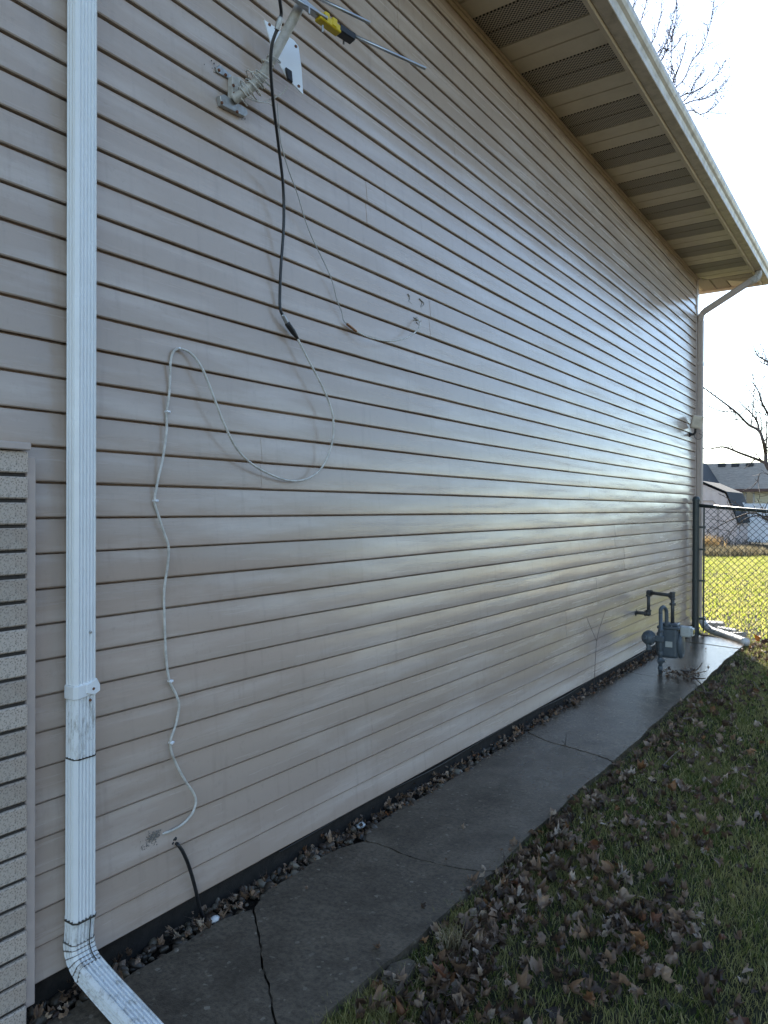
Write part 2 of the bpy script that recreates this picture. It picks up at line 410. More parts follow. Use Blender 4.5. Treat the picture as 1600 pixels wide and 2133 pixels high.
for r in range(NR):
    z0 = ZB + r * 2 * CO; zt = ZS - .012
    sm = seams.get(r)
    if sm is None: s0 = 1.45 + ((r * 1.37) % 3.3); sm = [s0, s0 + 3.66]
    sm = [s for s in sm if 1.3 < s < YE - .4]
    ys = YBE - .02 if z0 < 1.45 else YS + .06
    cuts = [ys] + sm + [YE - .075]
    if cuts[1] - cuts[0] > 3.8: cuts.insert(1, cuts[1] - 3.66)
    for i in range(len(cuts) - 1):
        ya, yb = cuts[i], cuts[i + 1] + (.025 if i < len(cuts) - 2 else 0)
        x0 = .0009 if i % 2 == 0 else 0.0
        prof = panel_profile(z0, zt, x0)
        n = max(2, int((yb - ya) / .11)); V = []; Fc = []; m = len(prof)
        p1, p2, p3 = (random.uniform(0, 6.28) for _ in range(3)); am = random.uniform(.0005, .0014)
        tilt = random.uniform(-.0006, .0006)
        for j in range(n + 1):
            y = ya + (yb - ya) * j / n
            dx = am * (math.sin(y * 4.3 + p1) + .6 * math.sin(y * 9.7 + p2)); dz = .0010 * math.sin(y * 1.7 + p3)
            for q, (x, z) in enumerate(prof):
                f = max(0, (x + .003) / .0187)
                V.append((x + dx * f + tilt * f, y, z + dz * f))
        for j in range(n):
            for q in range(m):
                a = j * m + q; b = j * m + (q + 1) % m
                Fc.append((a, a + m, b + m, b))
        Fc.append(tuple(range(m))); Fc.append(tuple(n * m + q for q in range(m))[::-1])
        o = mesh('siding_panel', V, Fc, M_SID, wall)
        # smooth only the gentle faces
        o.data.polygons.foreach_set('use_smooth', [True] * len(o.data.polygons))
        o.data.set_sharp_from_angle(angle=R(28))
# trims
def trimbox(name, a, b, mat=M_TRIM, bevel=.003): return hpart(box(name, a, b, mat, bevel=bevel))
bm = bmesh.new()
abox(bm, (-.0132, YE - .085, .055), (.019, YE + .012, ZS - .002), .004)
abox(bm, (-.09, YE - .003, .055), (-.0135, YE + .012, ZS - .002), .003)
hpart(bmobj('corner_post', bm, M_TRIM))
bm = bmesh.new()
abox(bm, (-.013, 1.1, ZS - .024), (.020, YE - .087, ZS - .003), .003)
abox(bm, (-.013, 1.1, ZS - .052), (.0165, YE - .087, ZS - .0265), .003)
hpart(bmobj('frieze_channel', bm, paint('tan_trim', (.46, .345, .205), .4, .3)))
# starter strip shadow line and a thin cable clipped beneath the siding are below
# soffit
sof = hpart(box('soffit', (-.01, YS - .6, ZS + .012), (.6, YE + .6, ZS + .03), M_SOF))
def soffit_panel(poly_fn, vented):
    pass
PT = .1625
def strip(bm, y0, y1, far=False):
    # one board of the soffit: flat face with a V groove on each side; mitred past the corner
    g = .008; zs = [(y0, .010), (y0 + .004, .010), (y0 + g, 0.0), (y1 - g, 0.0), (y1 - .004, .010), (y1, .010)]
    A = []; B = []
    for y, dz in zs:
        xa = 0.0; xb = .600
        if not far:
            if y > YE: xa = (y - YE)
            xb = .598
            if xa > xb - .002: xa = xb - .002
            A.append((xa, y, ZS + dz)); B.append((xb, y, ZS + dz))
        else:
            # y stands for X here; spans from the mitre outwards to the far fascia
            ya = YE + max(0, y); yb = YE + .6
            if ya > yb - .002: ya = yb - .002
            A.append((y, ya, ZS + dz)); B.append((y, yb, ZS + dz))
    va = [bm.verts.new(p) for p in A]; vb = [bm.verts.new(p) for p in B]
    ua = [bm.verts.new((p[0], p[1], ZS + .0115)) for p in A]; ub = [bm.verts.new((p[0], p[1], ZS + .0115)) for p in B]
    for i in range(len(va) - 1):
        bm.faces.new((va[i], va[i + 1], vb[i + 1], vb[i])); bm.faces.new((ua[i], ub[i], ub[i + 1], ua[i + 1]))
        bm.faces.new((va[i], ua[i], ua[i + 1], va[i + 1])); bm.faces.new((vb[i], vb[i + 1], ub[i + 1], ub[i]))
y = 4.42 - PT * 2 * 12; k = 0
while y < YE + .6 - .02:
    for s in range(2):
        y1 = min(y + PT, YE + .6)
        if y1 - y > .03:
            bm = bmesh.new(); strip(bm, y, y1); o = bmobj('soffit_board', bm, M_VENT if k % 2 == 0 else M_SOF, sof)
        y += PT
    k += 1
x = .6; k = 0
while x > -3:
    for s in range(2):
        bm = bmesh.new(); strip(bm, x - PT, x, True); bmobj('soffit_board', bm, M_SOF if k % 2 == 0 else M_VENT, sof); x -= PT
    k += 1
# fascia, gutter, roof (round the far corner)
def lsweep(name, prof, mat, y0=YS - .6, yc=YE + .6, x_end=-8.2, xc=.60):
    V = []; Fc = []; m = len(prof)
    yy = list(np.arange(y0, yc, .6))
    rows = [[(xc + o, y, z) for o, z in prof] for y in yy] + [[(xc + o, yc + o, z) for o, z in prof]] + [[(x_end, yc + o, z) for o, z in prof]]
    for rr in rows: V += rr
    for i in range(len(rows) - 1):
        for q in range(m):
            a = i * m + q; b = i * m + (q + 1) % m; Fc.append((a, b, b + m, a + m))
    Fc.append(tuple(range(m))[::-1]); Fc.append(tuple(range((len(rows) - 1) * m, len(rows) * m)))
    bm = bmesh.new(); me = bpy.data.meshes.new(name); me.from_pydata(V, [], Fc); bm.from_mesh(me); bpy.data.meshes.remove(me)
    return hpart(bmobj(name, bm, mat))
lsweep('fascia', [(-.014, ZS - .0015), (-.014, ZS - .020), (-.008, ZS - .028), (.014, ZS - .028), (.022, ZS - .018), (.023, ZS + .19), (.001, ZS + .19), (.001, ZS - .0015)], M_SOF)
zg = ZS - .012
lsweep('gutter', [(.0245, zg + .13), (.0245, zg), (.098, zg), (.102, zg + .004), (.104, zg + .035), (.112, zg + .055), (.128, zg + .072), (.138, zg + .092), (.140, zg + .122), (.136, zg + .130),
                  (.128, zg + .128), (.128, zg + .118), (.132, zg + .1), (.118, zg + .074), (.100, zg + .04), (.098, zg + .006), (.030, zg + .004), (.030, zg + .13)], M_GUT)
zr = ZS + .192
bm = bmesh.new()
x0, x1, yA, yB = -8.7, .655, YS - .66, YE + .66
hw = (x1 - x0) / 2; zrg = zr + hw / 3
b = [bm.verts.new(p) for p in ((x0, yA, zr), (x1, yA, zr), (x1, yB, zr), (x0, yB, zr))]
t = [bm.verts.new(p) for p in ((x0 + hw, yA + hw, zrg), (x0 + hw, yB - hw, zrg))]
for f in ((b[0], b[1], t[0]), (b[1], b[2], t[1], t[0]), (b[2], b[3], t[1]), (b[3], b[0], t[0], t[1]), (b[3], b[2], b[1], b[0])): bm.faces.new(f)
hpart(bmobj('roof', bm, M_SHIN))

# brick veneer at the near end of the wall
XB = .060
ZBC = onX(30, 939, .06).z; YBE = onX(58.5, 1400, .06).y
vene = hpart(box('brick_veneer', (-.0125, -1.0, -.1), (XB - .010, YBE - .004, ZBC + .001), M_MORTAR))
bh, bp, bl = .0590, .0690, .198
protos = {}
zt = onX(30, 939, XB).z
YBR = onX(58.5, 1400, XB).y
for r in range(25):
    zc = zt - bh - r * bp
    y1 = YBR
    first = True; k = 0
    while y1 > -.95:
        L = bl if (k > 0 or r % 2 == 0) else .095
        if L not in protos:
            bm = bmesh.new(); abox(bm, (-.055, -L, 0), (0, 0, bh), .0035, seg=1)
            protos[L] = bmobj('brick', bm, M_BRICK, vene); o = protos[L]
        else:
            o = protos[L].copy(); link(o, vene)
        o.location = (XB + random.uniform(-.0012, .0012), y1 + random.uniform(-.001, .001), zc + random.uniform(-.0012, .0012))
        y1 -= L + .011; k += 1
trimbox('brick_cap', (-.012, -1.02, ZBC + .003), (XB + .014, YBE + .001, ZBC + .024), M_TRIM)
trimbox('brick_edge_channel', (-.0128, YBE + .0015, .045), (XB - .014, onX(75, 1400, .046).y, ZBC - .012), M_TRIM)

# ------------------------------------------------------------------ downspouts
def spout_profile(wd, dp, grooves=True, s=1.0):
    """closed outline, a = outwards (X), b = along wall (Y)"""
    hw, hd = wd / 2 * s, dp / 2 * s; r = .008; g = .0042 if grooves else 0
    P = []
    def side(n, p0, p1, nrm):
        for i in range(n):
            t0 = i / n
            for t, dd in ((0.12, 0), (.30, -g), (.70, -g), (.88, 0)):
                t_ = t0 + t / n; P.append((p0[0] + (p1[0] - p0[0]) * t_ + nrm[0] * dd, p0[1] + (p1[1] - p0[1]) * t_ + nrm[1] * dd))
    side(5, (hd, -hw + r), (hd, hw - r), (1, 0)); side(3, (hd - r, hw), (-hd + r, hw), (0, 1))
    side(5, (-hd, hw - r), (-hd, -hw + r), (-1, 0)); side(3, (-hd + r, -hw), (hd - r, -hw), (0, -1))
    return P
def spout_sweep(bm, path, scale_fn, up=(1, 0, 0), grooves=True, wd=.071, dp=.058):
    sweep(bm, path, lambda i: [(a * scale_fn(i), b * scale_fn(i)) for a, b in spout_profile(wd, dp, grooves)], True, up)
YD, XD = 1.300, .0475
ds = tag(empty('downspout', (XD, YD, 0)), 'white fluted metal downspout beside the brick edge at left', 'downspout')
def dpart(o, root): o.parent = root; o.matrix_parent_inverse = Matrix.Translation(-root.location); return o
def zat(py): return onX(172, py, XD + .029).z
z_strap, z_seam, z_low = zat(1437), zat(1581), zat(1921)
def vspout(name, za, zb, mat, s=1.0, grooves=True):
    bm = bmesh.new(); n = max(2, int(abs(zb - za) / .15)); path = [Vector((XD, YD, za + (zb - za) * i / n)) for i in range(n + 1)]
    spout_sweep(bm, path, lambda i: s, grooves=grooves); return dpart(bmobj(name, bm, mat), ds)
vspout('pipe', z_strap - .01, 4.15, M_WHITE)
o = vspout('worn_pipe', z_seam, z_strap - .008, M_WORN, 1.0); o['label'] = 'dirty speckled length of pipe below the strap'
o = vspout('lower_pipe', z_low, z_seam - .001, M_WHITE, 1.02)
vspout('seam', z_seam - .002, z_seam + .0015, M_GRIME, 1.035, False)
vspout('seam', z_low - .001, z_low + .004, M_GRIME, 1.085, False)
# strap with its pointed tab
bm = bmesh.new(); path = [Vector((XD, YD, z_strap - .022)), Vector((XD, YD, z_strap - .019)), Vector((XD, YD, z_strap + .015)), Vector((XD, YD, z_strap + .018))]
spout_sweep(bm, path, lambda i: (1.05, 1.10, 1.10, 1.05)[i], grooves=False)
for v in bm.verts: v.co.z += (v.co.y - YD) * .16
dpart(bmobj('strap', bm, M_WHITE), ds)
xf = XD + .0335
bm = bmesh.new(); extrude_poly(bm, [Vector((xf - .003, YD + a, z_strap + b_)) for a, b_ in ((-.004, -.012), (.022, -.020), (.040, -.012), (.0405, .006), (.029, .027), (.008, .016), (-.004, .012))], (.005, 0, 0))
bmesh.ops.bevel(bm, geom=bm.edges[:], offset=.0012, segments=1, affect='EDGES'); dpart(bmobj('strap_tab', bm, M_WHITE), ds)
def screw(p, d, root, mat=M_RUST, r=.0042):
    bm = bmesh.new(); lathe(bm, [(r, -.002), (r, .001), (r * .7, .0025), (r * .2, .003)], axis_m(p, d), 10); return dpart(bmobj('screw', bm, mat), root)
screw((xf + .002, YD + .018, z_strap - .002), (1, 0, 0), ds)
screw((XD + .029, YD + .012, zat(1319)), (1, 0, 0), ds, M_STEEL)
screw((XD + .029, YD + .012, z_strap - .035), (1, 0, 0), ds)
# bottom elbow: crimped bend, then the straight extension over the slab
dirv = Vector((math.cos(R(30)), -.03, -math.sin(R(30)))).normalized()
zc = z_low - .002
path = []; ang = R(72); rad = .080
p0 = Vector((XD - .012, YD, zc))
path += [Vector((XD, YD, zc + .012)), Vector((XD - .004, YD, zc - .02)), Vector((XD - .008, YD, zc - .062))]
base = path[-1]
NS = 56
for i in range(1, NS + 1):
    a = ang * i / NS
    path.append(base + Vector((rad * (1 - math.cos(a)), 0, -rad * math.sin(a))))
bm = bmesh.new()
spout_sweep(bm, path, lambda i: (1.06 if i < 1 else 1.0) if i < 3 else (.97 if (i - 3) % 11 == 0 else 1.045 + .02 * math.sin((i - 3) % 11 / 11 * math.pi)))
dpart(bmobj('elbow', bm, M_WORN), ds)
e0 = path[-1]; d0 = (path[-1] - path[-2]).normalized()
ext = [e0 - d0 * .012, e0 + d0 * .02, e0 + d0 * .08]
d1 = Vector((.965, -.02, -.262)).normalized()
for i in range(1, 6): ext.append(e0 + d0 * .08 + d1 * .05 * i)
bm = bmesh.new(); spout_sweep(bm, ext, lambda i: 1.09 if i < 1 else 1.07); dpart(bmobj('outlet_pipe', bm, M_WORN), ds)
for c in range(3, len(path), 11):   # thin dark ring round each crimp
    t_ = (path[min(c + 1, len(path) - 1)] - path[c - 1]).normalized(); bm = bmesh.new()
    spout_sweep(bm, [path[c] - t_ * .0008, path[c] + t_ * .0008], lambda i: 1.085, grooves=False); dpart(bmobj('crimp', bm, M_CAULK), ds)
# vertical crack line of the elbow seam
bm = bmesh.new(); tube(bm, [p + Vector((.031 * math.cos(ang * max(0, i - 2) / NS), .014, .031 * math.sin(ang * max(0, i - 2) / NS))) for i, p in enumerate(path)], .0016, 5)
dpart(bmobj('elbow_seam', bm, M_GRIME), ds)

# far-corner downspout: from the gutter back to the wall, then down
YF = YE - .045; XF = .052
df = tag(empty('downspout', (XF, YF, 0)), 'beige downspout at the far corner bending back from the gutter', 'downspout')
gx, gy = .655, YE + .05
P = [(gx, gy, zg + .002), (gx, gy, zg - .06)]
path = catmull([(gx, gy, zg + .004), (gx, gy, zg - .04), (gx - .03, gy - .005, zg - .085), (gx - .09, gy - .012, zg - .115)], 5)
bm = bmesh.new(); spout_sweep(bm, path, lambda i: 1.0 + (.05 if i % 3 == 0 else 0), wd=.078, dp=.066); dpart(bmobj('upper_elbow', bm, M_MAST), df)
pa = path[-1]; pb = Vector((XF + .05, YF, zg - .40))
bm = bmesh.new(); spout_sweep(bm, [pa - (pb - pa) * .02, pb], lambda i: .96, wd=.078, dp=.066, up=(0, 0, 1)); dpart(bmobj('offset_pipe', bm, M_TRIM), df)
path = catmull([pb + (pa - pb).normalized() * .05, pb, (XF + .012, YF, zg - .44), (XF, YF, zg - .49), (XF, YF, zg - .53)], 4)
bm = bmesh.new(); spout_sweep(bm, path, lambda i: 1.0 + (.05 if i % 3 == 0 else 0), wd=.078, dp=.066, up=(.5, 0, 1)); dpart(bmobj('lower_elbow', bm, M_TRIM), df)
bm = bmesh.new(); spout_sweep(bm, [Vector((XF, YF, zg - .52 - i * .35)) for i in range(11)], lambda i: .97, wd=.078, dp=.066); dpart(bmobj('pipe', bm, M_TRIM), df)
for zz in (zg - 1.0, zg - 2.9):
    bm = bmesh.new(); spout_sweep(bm, [Vector((XF, YF, zz)), Vector((XF, YF, zz - .04))], lambda i: 1.08, wd=.078, dp=.066, grooves=False); dpart(bmobj('strap', bm, M_TRIM), df)

# ------------------------------------------------------------------ things on the wall
def wpts(L): return [onX(px, py, X) for px, py, X in L]
# antenna mount
def root_at(name, p, label, cat, group=None):
    return tag(empty(name, p), label, cat, group)
def rp(o, root): o.parent = root; o.matrix_parent_inverse = Matrix.Translation(-root.location); return o
def tube_r(root, name, pts, r, mat, m=8, n=6, r1=None):
    return rp(tube_o(name, catmull(pts, n) if n > 1 else pts, r, mat, None, m, r1), root)
P0 = onX(484, 205, .03)
mt = root_at('antenna_mount', P0, 'weathered bent antenna mast on a wall bracket, wrapped in white cable', 'antenna mast')
mpath = catmull(wpts([(486, 208, .035), (512, 190, .075), (540, 165, .115), (560, 135, .15), (592, 75, .20), (622, 18, .25), (648, -32, .29)]), 6)
rp(tube_o('mast', mpath, .0175, M_MAST, None, 14), mt)
def wall_plate(name, pix, x, th, mat, root, bev=.0015):
    bm = bmesh.new(); extrude_poly(bm, [onX(a, b_, x) for a, b_ in pix], (th, 0, 0)); bmesh.ops.bevel(bm, geom=bm.edges[:], offset=bev, segments=1, affect='EDGES')
    return rp(bmobj(name, bm, mat), root)
wall_plate('bracket_arm', [(447, 142), (455, 136), (480, 158), (476, 166), (462, 158), (450, 152)], .013, .008, M_STEEL, mt)
wall_plate('bracket_plate', [(474, 162), (492, 166), (503, 178), (500, 196), (484, 214), (474, 208)], .016, .024, M_MAST, mt)
wall_plate('bracket_foot', [(450, 202), (460, 200), (506, 230), (509, 240), (502, 246), (454, 222)], .013, .020, M_STEEL, mt)
for px, py, X in ((456, 146, .022), (470, 156, .022), (486, 178, .041), (488, 195, .041), (462, 214, .034), (494, 233, .034)):
    bm = bmesh.new(); lathe(bm, [(.0055, -.001), (.0055, .003), (.003, .005)], axis_m(onX(px, py, X), (1, 0, 0)), 8); rp(bmobj('bolt', bm, M_RUST), mt)
# coils of spare white cable round the mast
cw = root_at('coiled_cable', P0 + Vector((.05, .05, .02)), 'loose coils of thin white cable wound round the antenna mast', 'cable')
n = len(mpath)
for c, (f0, f1, rr, turns) in enumerate(((.10, .40, .034, 6), (.22, .42, .045, 4), (.45, .56, .026, 3))):
    pts = []
    for i in range(turns * 12 + 1):
        f = f0 + (f1 - f0) * i / (turns * 12); k0 = min(int(f * (n - 1)), n - 2); p = mpath[k0].lerp(mpath[k0 + 1], f * (n - 1) - k0)
        T = (mpath[k0 + 1] - mpath[k0]).normalized(); u = Vector((1, 0, 0)); u = (u - T * u.dot(T)).normalized(); v = T.cross(u)
        a = 2 * math.pi * i / 12 + c; r_ = rr * (.8 + .35 * math.sin(i * .37 + c)); pts.append(p + u * r_ * math.cos(a) + v * r_ * math.sin(a) - Vector((0, 0, .004)))
    rp(tube_o('cable_coil', pts, .0021, M_COAX, None, 5), cw)
for L in ([(500, 180, .10), (520, 205, .11), (545, 213, .10), (560, 208, .10), (575, 200, .13)], [(505, 175, .10), (530, 208, .12), (560, 214, .11), (568, 222, .08)], [(571, 205, .12), (590, 192, .13), (600, 178, .145)]):
    rp(tube_o('loose_strand', catmull(wpts(L), 6), .0022, M_COAX, None, 5), cw)
# flat panel antenna
pc = [onX(550, 40, .060), onX(590, 72, .085), onX(612, 84, .105), onX(622, 96, .115), onX(628, 140, .130), onX(632, 197, .145), onX(600, 168, .115), onX(570, 118, .083)]
nrm = (pc[5] - pc[0]).cross(pc[3] - pc[0]).normalized()
if nrm.x < 0: nrm = -nrm
pc = [p - nrm * (p - pc[0]).dot(nrm) for p in pc]
pa_ = root_at('panel_antenna', pc[0], 'white flat leaf-shaped panel antenna behind the mast', 'antenna')
bm = bmesh.new(); extrude_poly(bm, [p - nrm * .006 for p in pc], nrm * .007); bmesh.ops.bevel(bm, geom=bm.edges[:], offset=.0015, segments=1, affect='EDGES'); rp(bmobj('panel', bm, M_PANEL), pa_)
def onplane(px, py, off=0):
    d = ray(px, py); t_ = (pc[0] - CAMP).dot(nrm) / d.dot(nrm); return CAMP + d * t_ + nrm * off
for px, py in ((561, 52), (616, 97), (622, 180)):
    bm = bmesh.new(); lathe(bm, [(.006, 0), (.006, .002), (.003, .003)], axis_m(onplane(px, py, .001), nrm), 10); rp(bmobj('screw', bm, M_RUST), pa_)
bm = bmesh.new(); extrude_poly(bm, [onplane(*q, .0015) for q in ((592, 143), (605, 152), (607, 176), (597, 168))], nrm * .012); bmesh.ops.bevel(bm, geom=bm.edges[:], offset=.002, segments=1, affect='EDGES'); rp(bmobj('junction_box', bm, M_BLACK), pa_)
# rod antenna at the mast head
A = lambda px, py, X: onX(px, py, X)
ua = root_at('rod_antenna', A(640, 5, .27), 'grey rod antenna with yellow and black insulators at the mast head', 'antenna')
def bar(root, name, p, q, w_, h_, mat, bev=.002):
    p = Vector(p); q = Vector(q); bm = bmesh.new(); L = (q - p).length
    abox(bm, (-w_ / 2, -h_ / 2, 0), (w_ / 2, h_ / 2, L), bev, axis_m(p, q - p)); return rp(bmobj(name, bm, mat), root)
bar(ua, 'boom', A(588, -28, .27), A(680, 46, .31), .022, .022, M_STEEL)
bar(ua, 'yellow_insulator', A(662, 34, .305), A(706, 66, .325), .034, .026, M_YEL, .003)
bar(ua, 'yellow_rib', A(670, 36, .305), A(680, 43, .31), .042, .032, M_YEL, .003)
bar(ua, 'yellow_rib', A(686, 48, .315), A(696, 55, .32), .042, .032, M_YEL, .003)
bar(ua, 'black_insulator', A(702, 60, .322), A(736, 82, .345), .038, .028, M_BLACK, .004)
for L in (((728, 70, .34), (887, 143, .52)), ((655, -8, .28), (771, 48, .42)), ((606, -8, .28), (682, 38, .33))):
    rp(tube_o('rod', [A(*L[0]), A(*L[1])], .0062, M_ALU, None, 8), ua)
for px, py in ((644, 22), (672, 60), (716, 85)):
    bm = bmesh.new(); lathe(bm, [(.004, -.012), (.004, .012)], axis_m(A(px, py, .31), (0, 0, 1)), 6); rp(bmobj('bolt', bm, M_STEEL), ua)

# black cable + connector + white coax loop, one run
bc = root_at('black_cable', onX(590, 430, .03), 'black coaxial cable hanging from the antenna to a white cable', 'cable')
bpts = wpts([(581, -30, .29), (583, 0, .28), (586, 28, .265), (581, 46, .255), (577, 62, .245), (567, 92, .225), (564, 140, .20), (569, 210, .16), (580, 300, .10), (590, 390, .06), (591, 470, .045), (585, 560, .035), (583, 625, .03), (585, 648, .032), (594, 664, .034)])
rp(tube_o('cable', catmull(bpts, 8), .0058, M_BLACK, None, 10), bc)
def connector(root, name, a, b, r, mat, taper=.6):
    a = Vector(a); b = Vector(b); L = (b - a).length; bm = bmesh.new()
    lathe(bm, [(r * .7, 0), (r, L * .08), (r, L * .55), (r * taper, L)], axis_m(a, b - a), 12); return rp(bmobj(name, bm, mat), root)
connector(bc, 'connector', onX(585, 36, .262), onX(577, 62, .247), .0105, M_STEEL, .9)
connector(bc, 'connector', onX(588, 655, .033), onX(600, 676, .035), .0085, M_STEEL, 1)
connector(bc, 'boot', onX(597, 672, .035), onX(621, 706, .036), .0115, M_BLACK, .45)
wc = root_at('white_cable', onX(372, 727, .02), 'white coaxial cable looping over the siding and clipped down the wall', 'cable')
cpath = [(619, 703, .036), (640, 745, .045), (668, 798, .055), (688, 845, .06), (695, 885, .06), (690, 930, .055), (672, 972, .045), (645, 995, .04), (610, 1002, .035), (572, 992, .035), (530, 970, .04), (495, 937, .045), (470, 890, .05), (452, 845, .05), (435, 800, .045), (420, 765, .04), (402, 740, .032), (385, 729, .026), (370, 727, .022), (360, 735, .020), (355, 755, .019), (354, 790, .020), (352, 825, .020), (347, 860, .019), (347, 895, .021), (340, 950, .023), (329, 1000, .020), (322, 1043, .019), (328, 1068, .020), (342, 1110, .025), (351, 1140, .027), (349, 1180, .025), (342, 1230, .021), (343, 1300, .022), (346, 1370, .021), (353, 1418, .019), (366, 1445, .023), (373, 1470, .024), (366, 1510, .021), (355, 1546, .019), (362, 1580, .022), (385, 1625, .028), (402, 1650, .032), (408, 1670, .034), (400, 1695, .033), (380, 1717, .027), (358, 1730, .019), (338, 1737, .008)]
rp(tube_o('cable', catmull(wpts(cpath), 6), .0044, M_COAX, None, 8), wc)
for px, py in ((371, 727), (347, 858), (322, 1043), (353, 1418), (355, 1546)):
    p = onX(px, py, .013); bm = bmesh.new(); abox(bm, (-.003, -.008, -.004), (.013, .008, .004), .002, Matrix.Translation(p)); lathe(bm, [(.003, .0), (.003, .016), (.004, .0165), (.003, .018)], axis_m(p + Vector((0, -.006, 0)), (1, 0, 0)), 8)
    rp(bmobj('cable_clip', bm, M_PANEL), wc)
gw = root_at('thin_grey_cable', onX(715, 660, .03), 'thin grey wire drooping from the mast to a hole in the siding', 'cable')
rp(tube_o('wire', catmull(wpts([(578, 215, .10), (584, 290, .08), (600, 350, .06), (620, 405, .045), (633, 450, .035), (650, 495, .03), (672, 540, .028), (690, 580, .028), (702, 625, .026), (712, 650, .025), (716, 668, .026), (726, 678, .028)]), 6), .0022, M_WIRE, None, 6), gw)
connector(gw, 'fitting', onX(722, 674, .028), onX(742, 690, .030), .0062, M_BRASS, .9)
rp(tube_o('cable', catmull(wpts([(740, 688, .030), (762, 700, .045), (790, 708, .06), (820, 710, .068), (848, 703, .068), (868, 689, .06), (875, 675, .048), (871, 666, .03), (866, 664, .008)]), 6), .0034, M_COAX, None, 8), gw)
# lower black cable coming out of a sealed hole and dropping behind the siding edge
lb = root_at('black_cable', onX(368, 1755, .02), 'short black cable leaving a sealed hole low on the siding', 'cable')
rp(tube_o('cable', catmull(wpts([(366, 1757, .008), (371, 1760, .026), (381, 1775, .03), (392, 1800, .028), (402, 1832, .026), (411, 1868, .025), (417, 1895, .022)]) + [Vector((.015, onX(420, 1900, 0).y + .005, -.03))], 6), .0062, M_BLACK, None, 10), lb)
bm = bmesh.new()
for q in range(9):
    p = onX(365 + random.uniform(-6, 6), 1756 + random.uniform(-9, 8), .013); bmesh.ops.create_icosphere(bm, subdivisions=1, radius=random.uniform(.003, .0075), matrix=Matrix.Translation(p) @ Matrix.Diagonal((.6, 1, 1, 1)))
rp(bmobj('sealant', bm, M_BLACK, None, True), lb)
# caulk smears on the siding
def smear(name, pix, label, mat=M_CAULK):
    bm = bmesh.new()
    for (px, py, sp, nn, rr) in pix:
        for q in range(nn):
            p = onX(px + random.gauss(0, sp), py + random.gauss(0, sp), .0125)
            rad = rr * random.uniform(.4, 1.2)
            bmesh.ops.create_icosphere(bm, subdivisions=1, radius=rad, matrix=Matrix.Translation(p) @ Matrix.Rotation(random.uniform(0, 3), 4, 'X') @ Matrix.Diagonal((.6, random.uniform(.4, 1.8), random.uniform(.4, 1.2), 1)))
    tag(bmobj(name, bm, mat, None, True), label, 'caulk')
smear('caulk_smear', [(318, 1742, 7, 60, .0026), (308, 1758, 6, 30, .0022), (298, 1768, 3, 14, .0016), (326, 1738, 5, 30, .003)], 'crusty grey caulk smear where the white cable enters the wall')
smear('caulk_smear', [(868, 668, 4, 26, .0045)], 'lumpy caulk round the hole of the thin grey wire')
for lab, pts in (('left of two old dark sealant streaks above the wire hole', [(850, 612), (853, 622), (851, 628), (858, 634), (855, 640)]), ('right of two old dark sealant streaks above the wire hole', [(874, 622), (879, 630), (876, 640), (881, 650)])):
    bm = bmesh.new(); tube(bm, catmull([onX(a, b_, .0115) for a, b_ in pts], 5), .003, 6); tube(bm, catmull([onX(a + random.uniform(-4, 4), b_ + 3, .0115) for a, b_ in pts], 5), .0022, 6)
    tag(bmobj('sealant_streak', bm, M_CAULK, None, True), lab, 'sealant')
# dark scuffs by the antenna bracket
smear('grime_patch', [(450, 150, 9, 26, .003), (462, 226, 10, 30, .003), (505, 243, 6, 14, .0025)], 'dark grime scuffs round the antenna bracket', M_GRIME)
# thin cable along the foundation under the siding
fp = [(.004 + .004 * math.sin(i * 1.7), 2.2 + i * .25, .066 + .008 * math.sin(i * .9)) for i in range(24)]
tag(tube_o('ground_wire', catmull(fp, 3), .003, M_BLACK, None, 6), 'thin black wire running along the foundation below the siding', 'wire')

# small box on bracket at the far corner
bp_ = onX(1438, 905, .02)
sb = root_at('weatherproof_box', bp_, 'small beige box on a black swivel bracket at the far corner', 'device')
bm = bmesh.new(); lathe(bm, [(.028, 0), (.028, .01), (.016, .018), (.012, .05)], axis_m((.012, bp_.y, bp_.z), (1, 0, 0)), 14); rp(bmobj('bracket_base', bm, M_BLACK, None, False), sb)
rp(tube_o('bracket_arm', catmull([(.055, bp_.y, bp_.z), (.075, bp_.y - .01, bp_.z + .02), (.08, bp_.y - .02, bp_.z + .06)], 5), .012, M_BLACK, None, 10), sb)
Mx = Matrix.Translation((.095, bp_.y - .02, bp_.z + .135)) @ Matrix.Rotation(R(12), 4, 'Y') @ Matrix.Rotation(R(25), 4, 'Z')
bm = bmesh.new(); abox(bm, (-.060, -.030, -.075), (.060, .030, .075), .008, Mx, 2); rp(bmobj('case', bm, M_GUT), sb)
bm = bmesh.new(); abox(bm, (-.045, -.034, -.058), (.03, -.029, -.048), .001, Mx); abox(bm, (-.03, -.034, -.044), (.015, -.029, -.038), .001, Mx); rp(bmobj('embossed_mark', bm, M_SOF), sb)
rp(tube_o('wire', catmull([(.08, bp_.y - .02, bp_.z + .05), (.07, bp_.y - .03, bp_.z - .02), (.10, bp_.y - .03, bp_.z - .06), (.14, bp_.y - .03, bp_.z - .055), (.15, bp_.y, bp_.z - .02), (.11, bp_.y + .02, bp_.z + .01)], 6), .0028, M_BLACK, None, 6), sb)

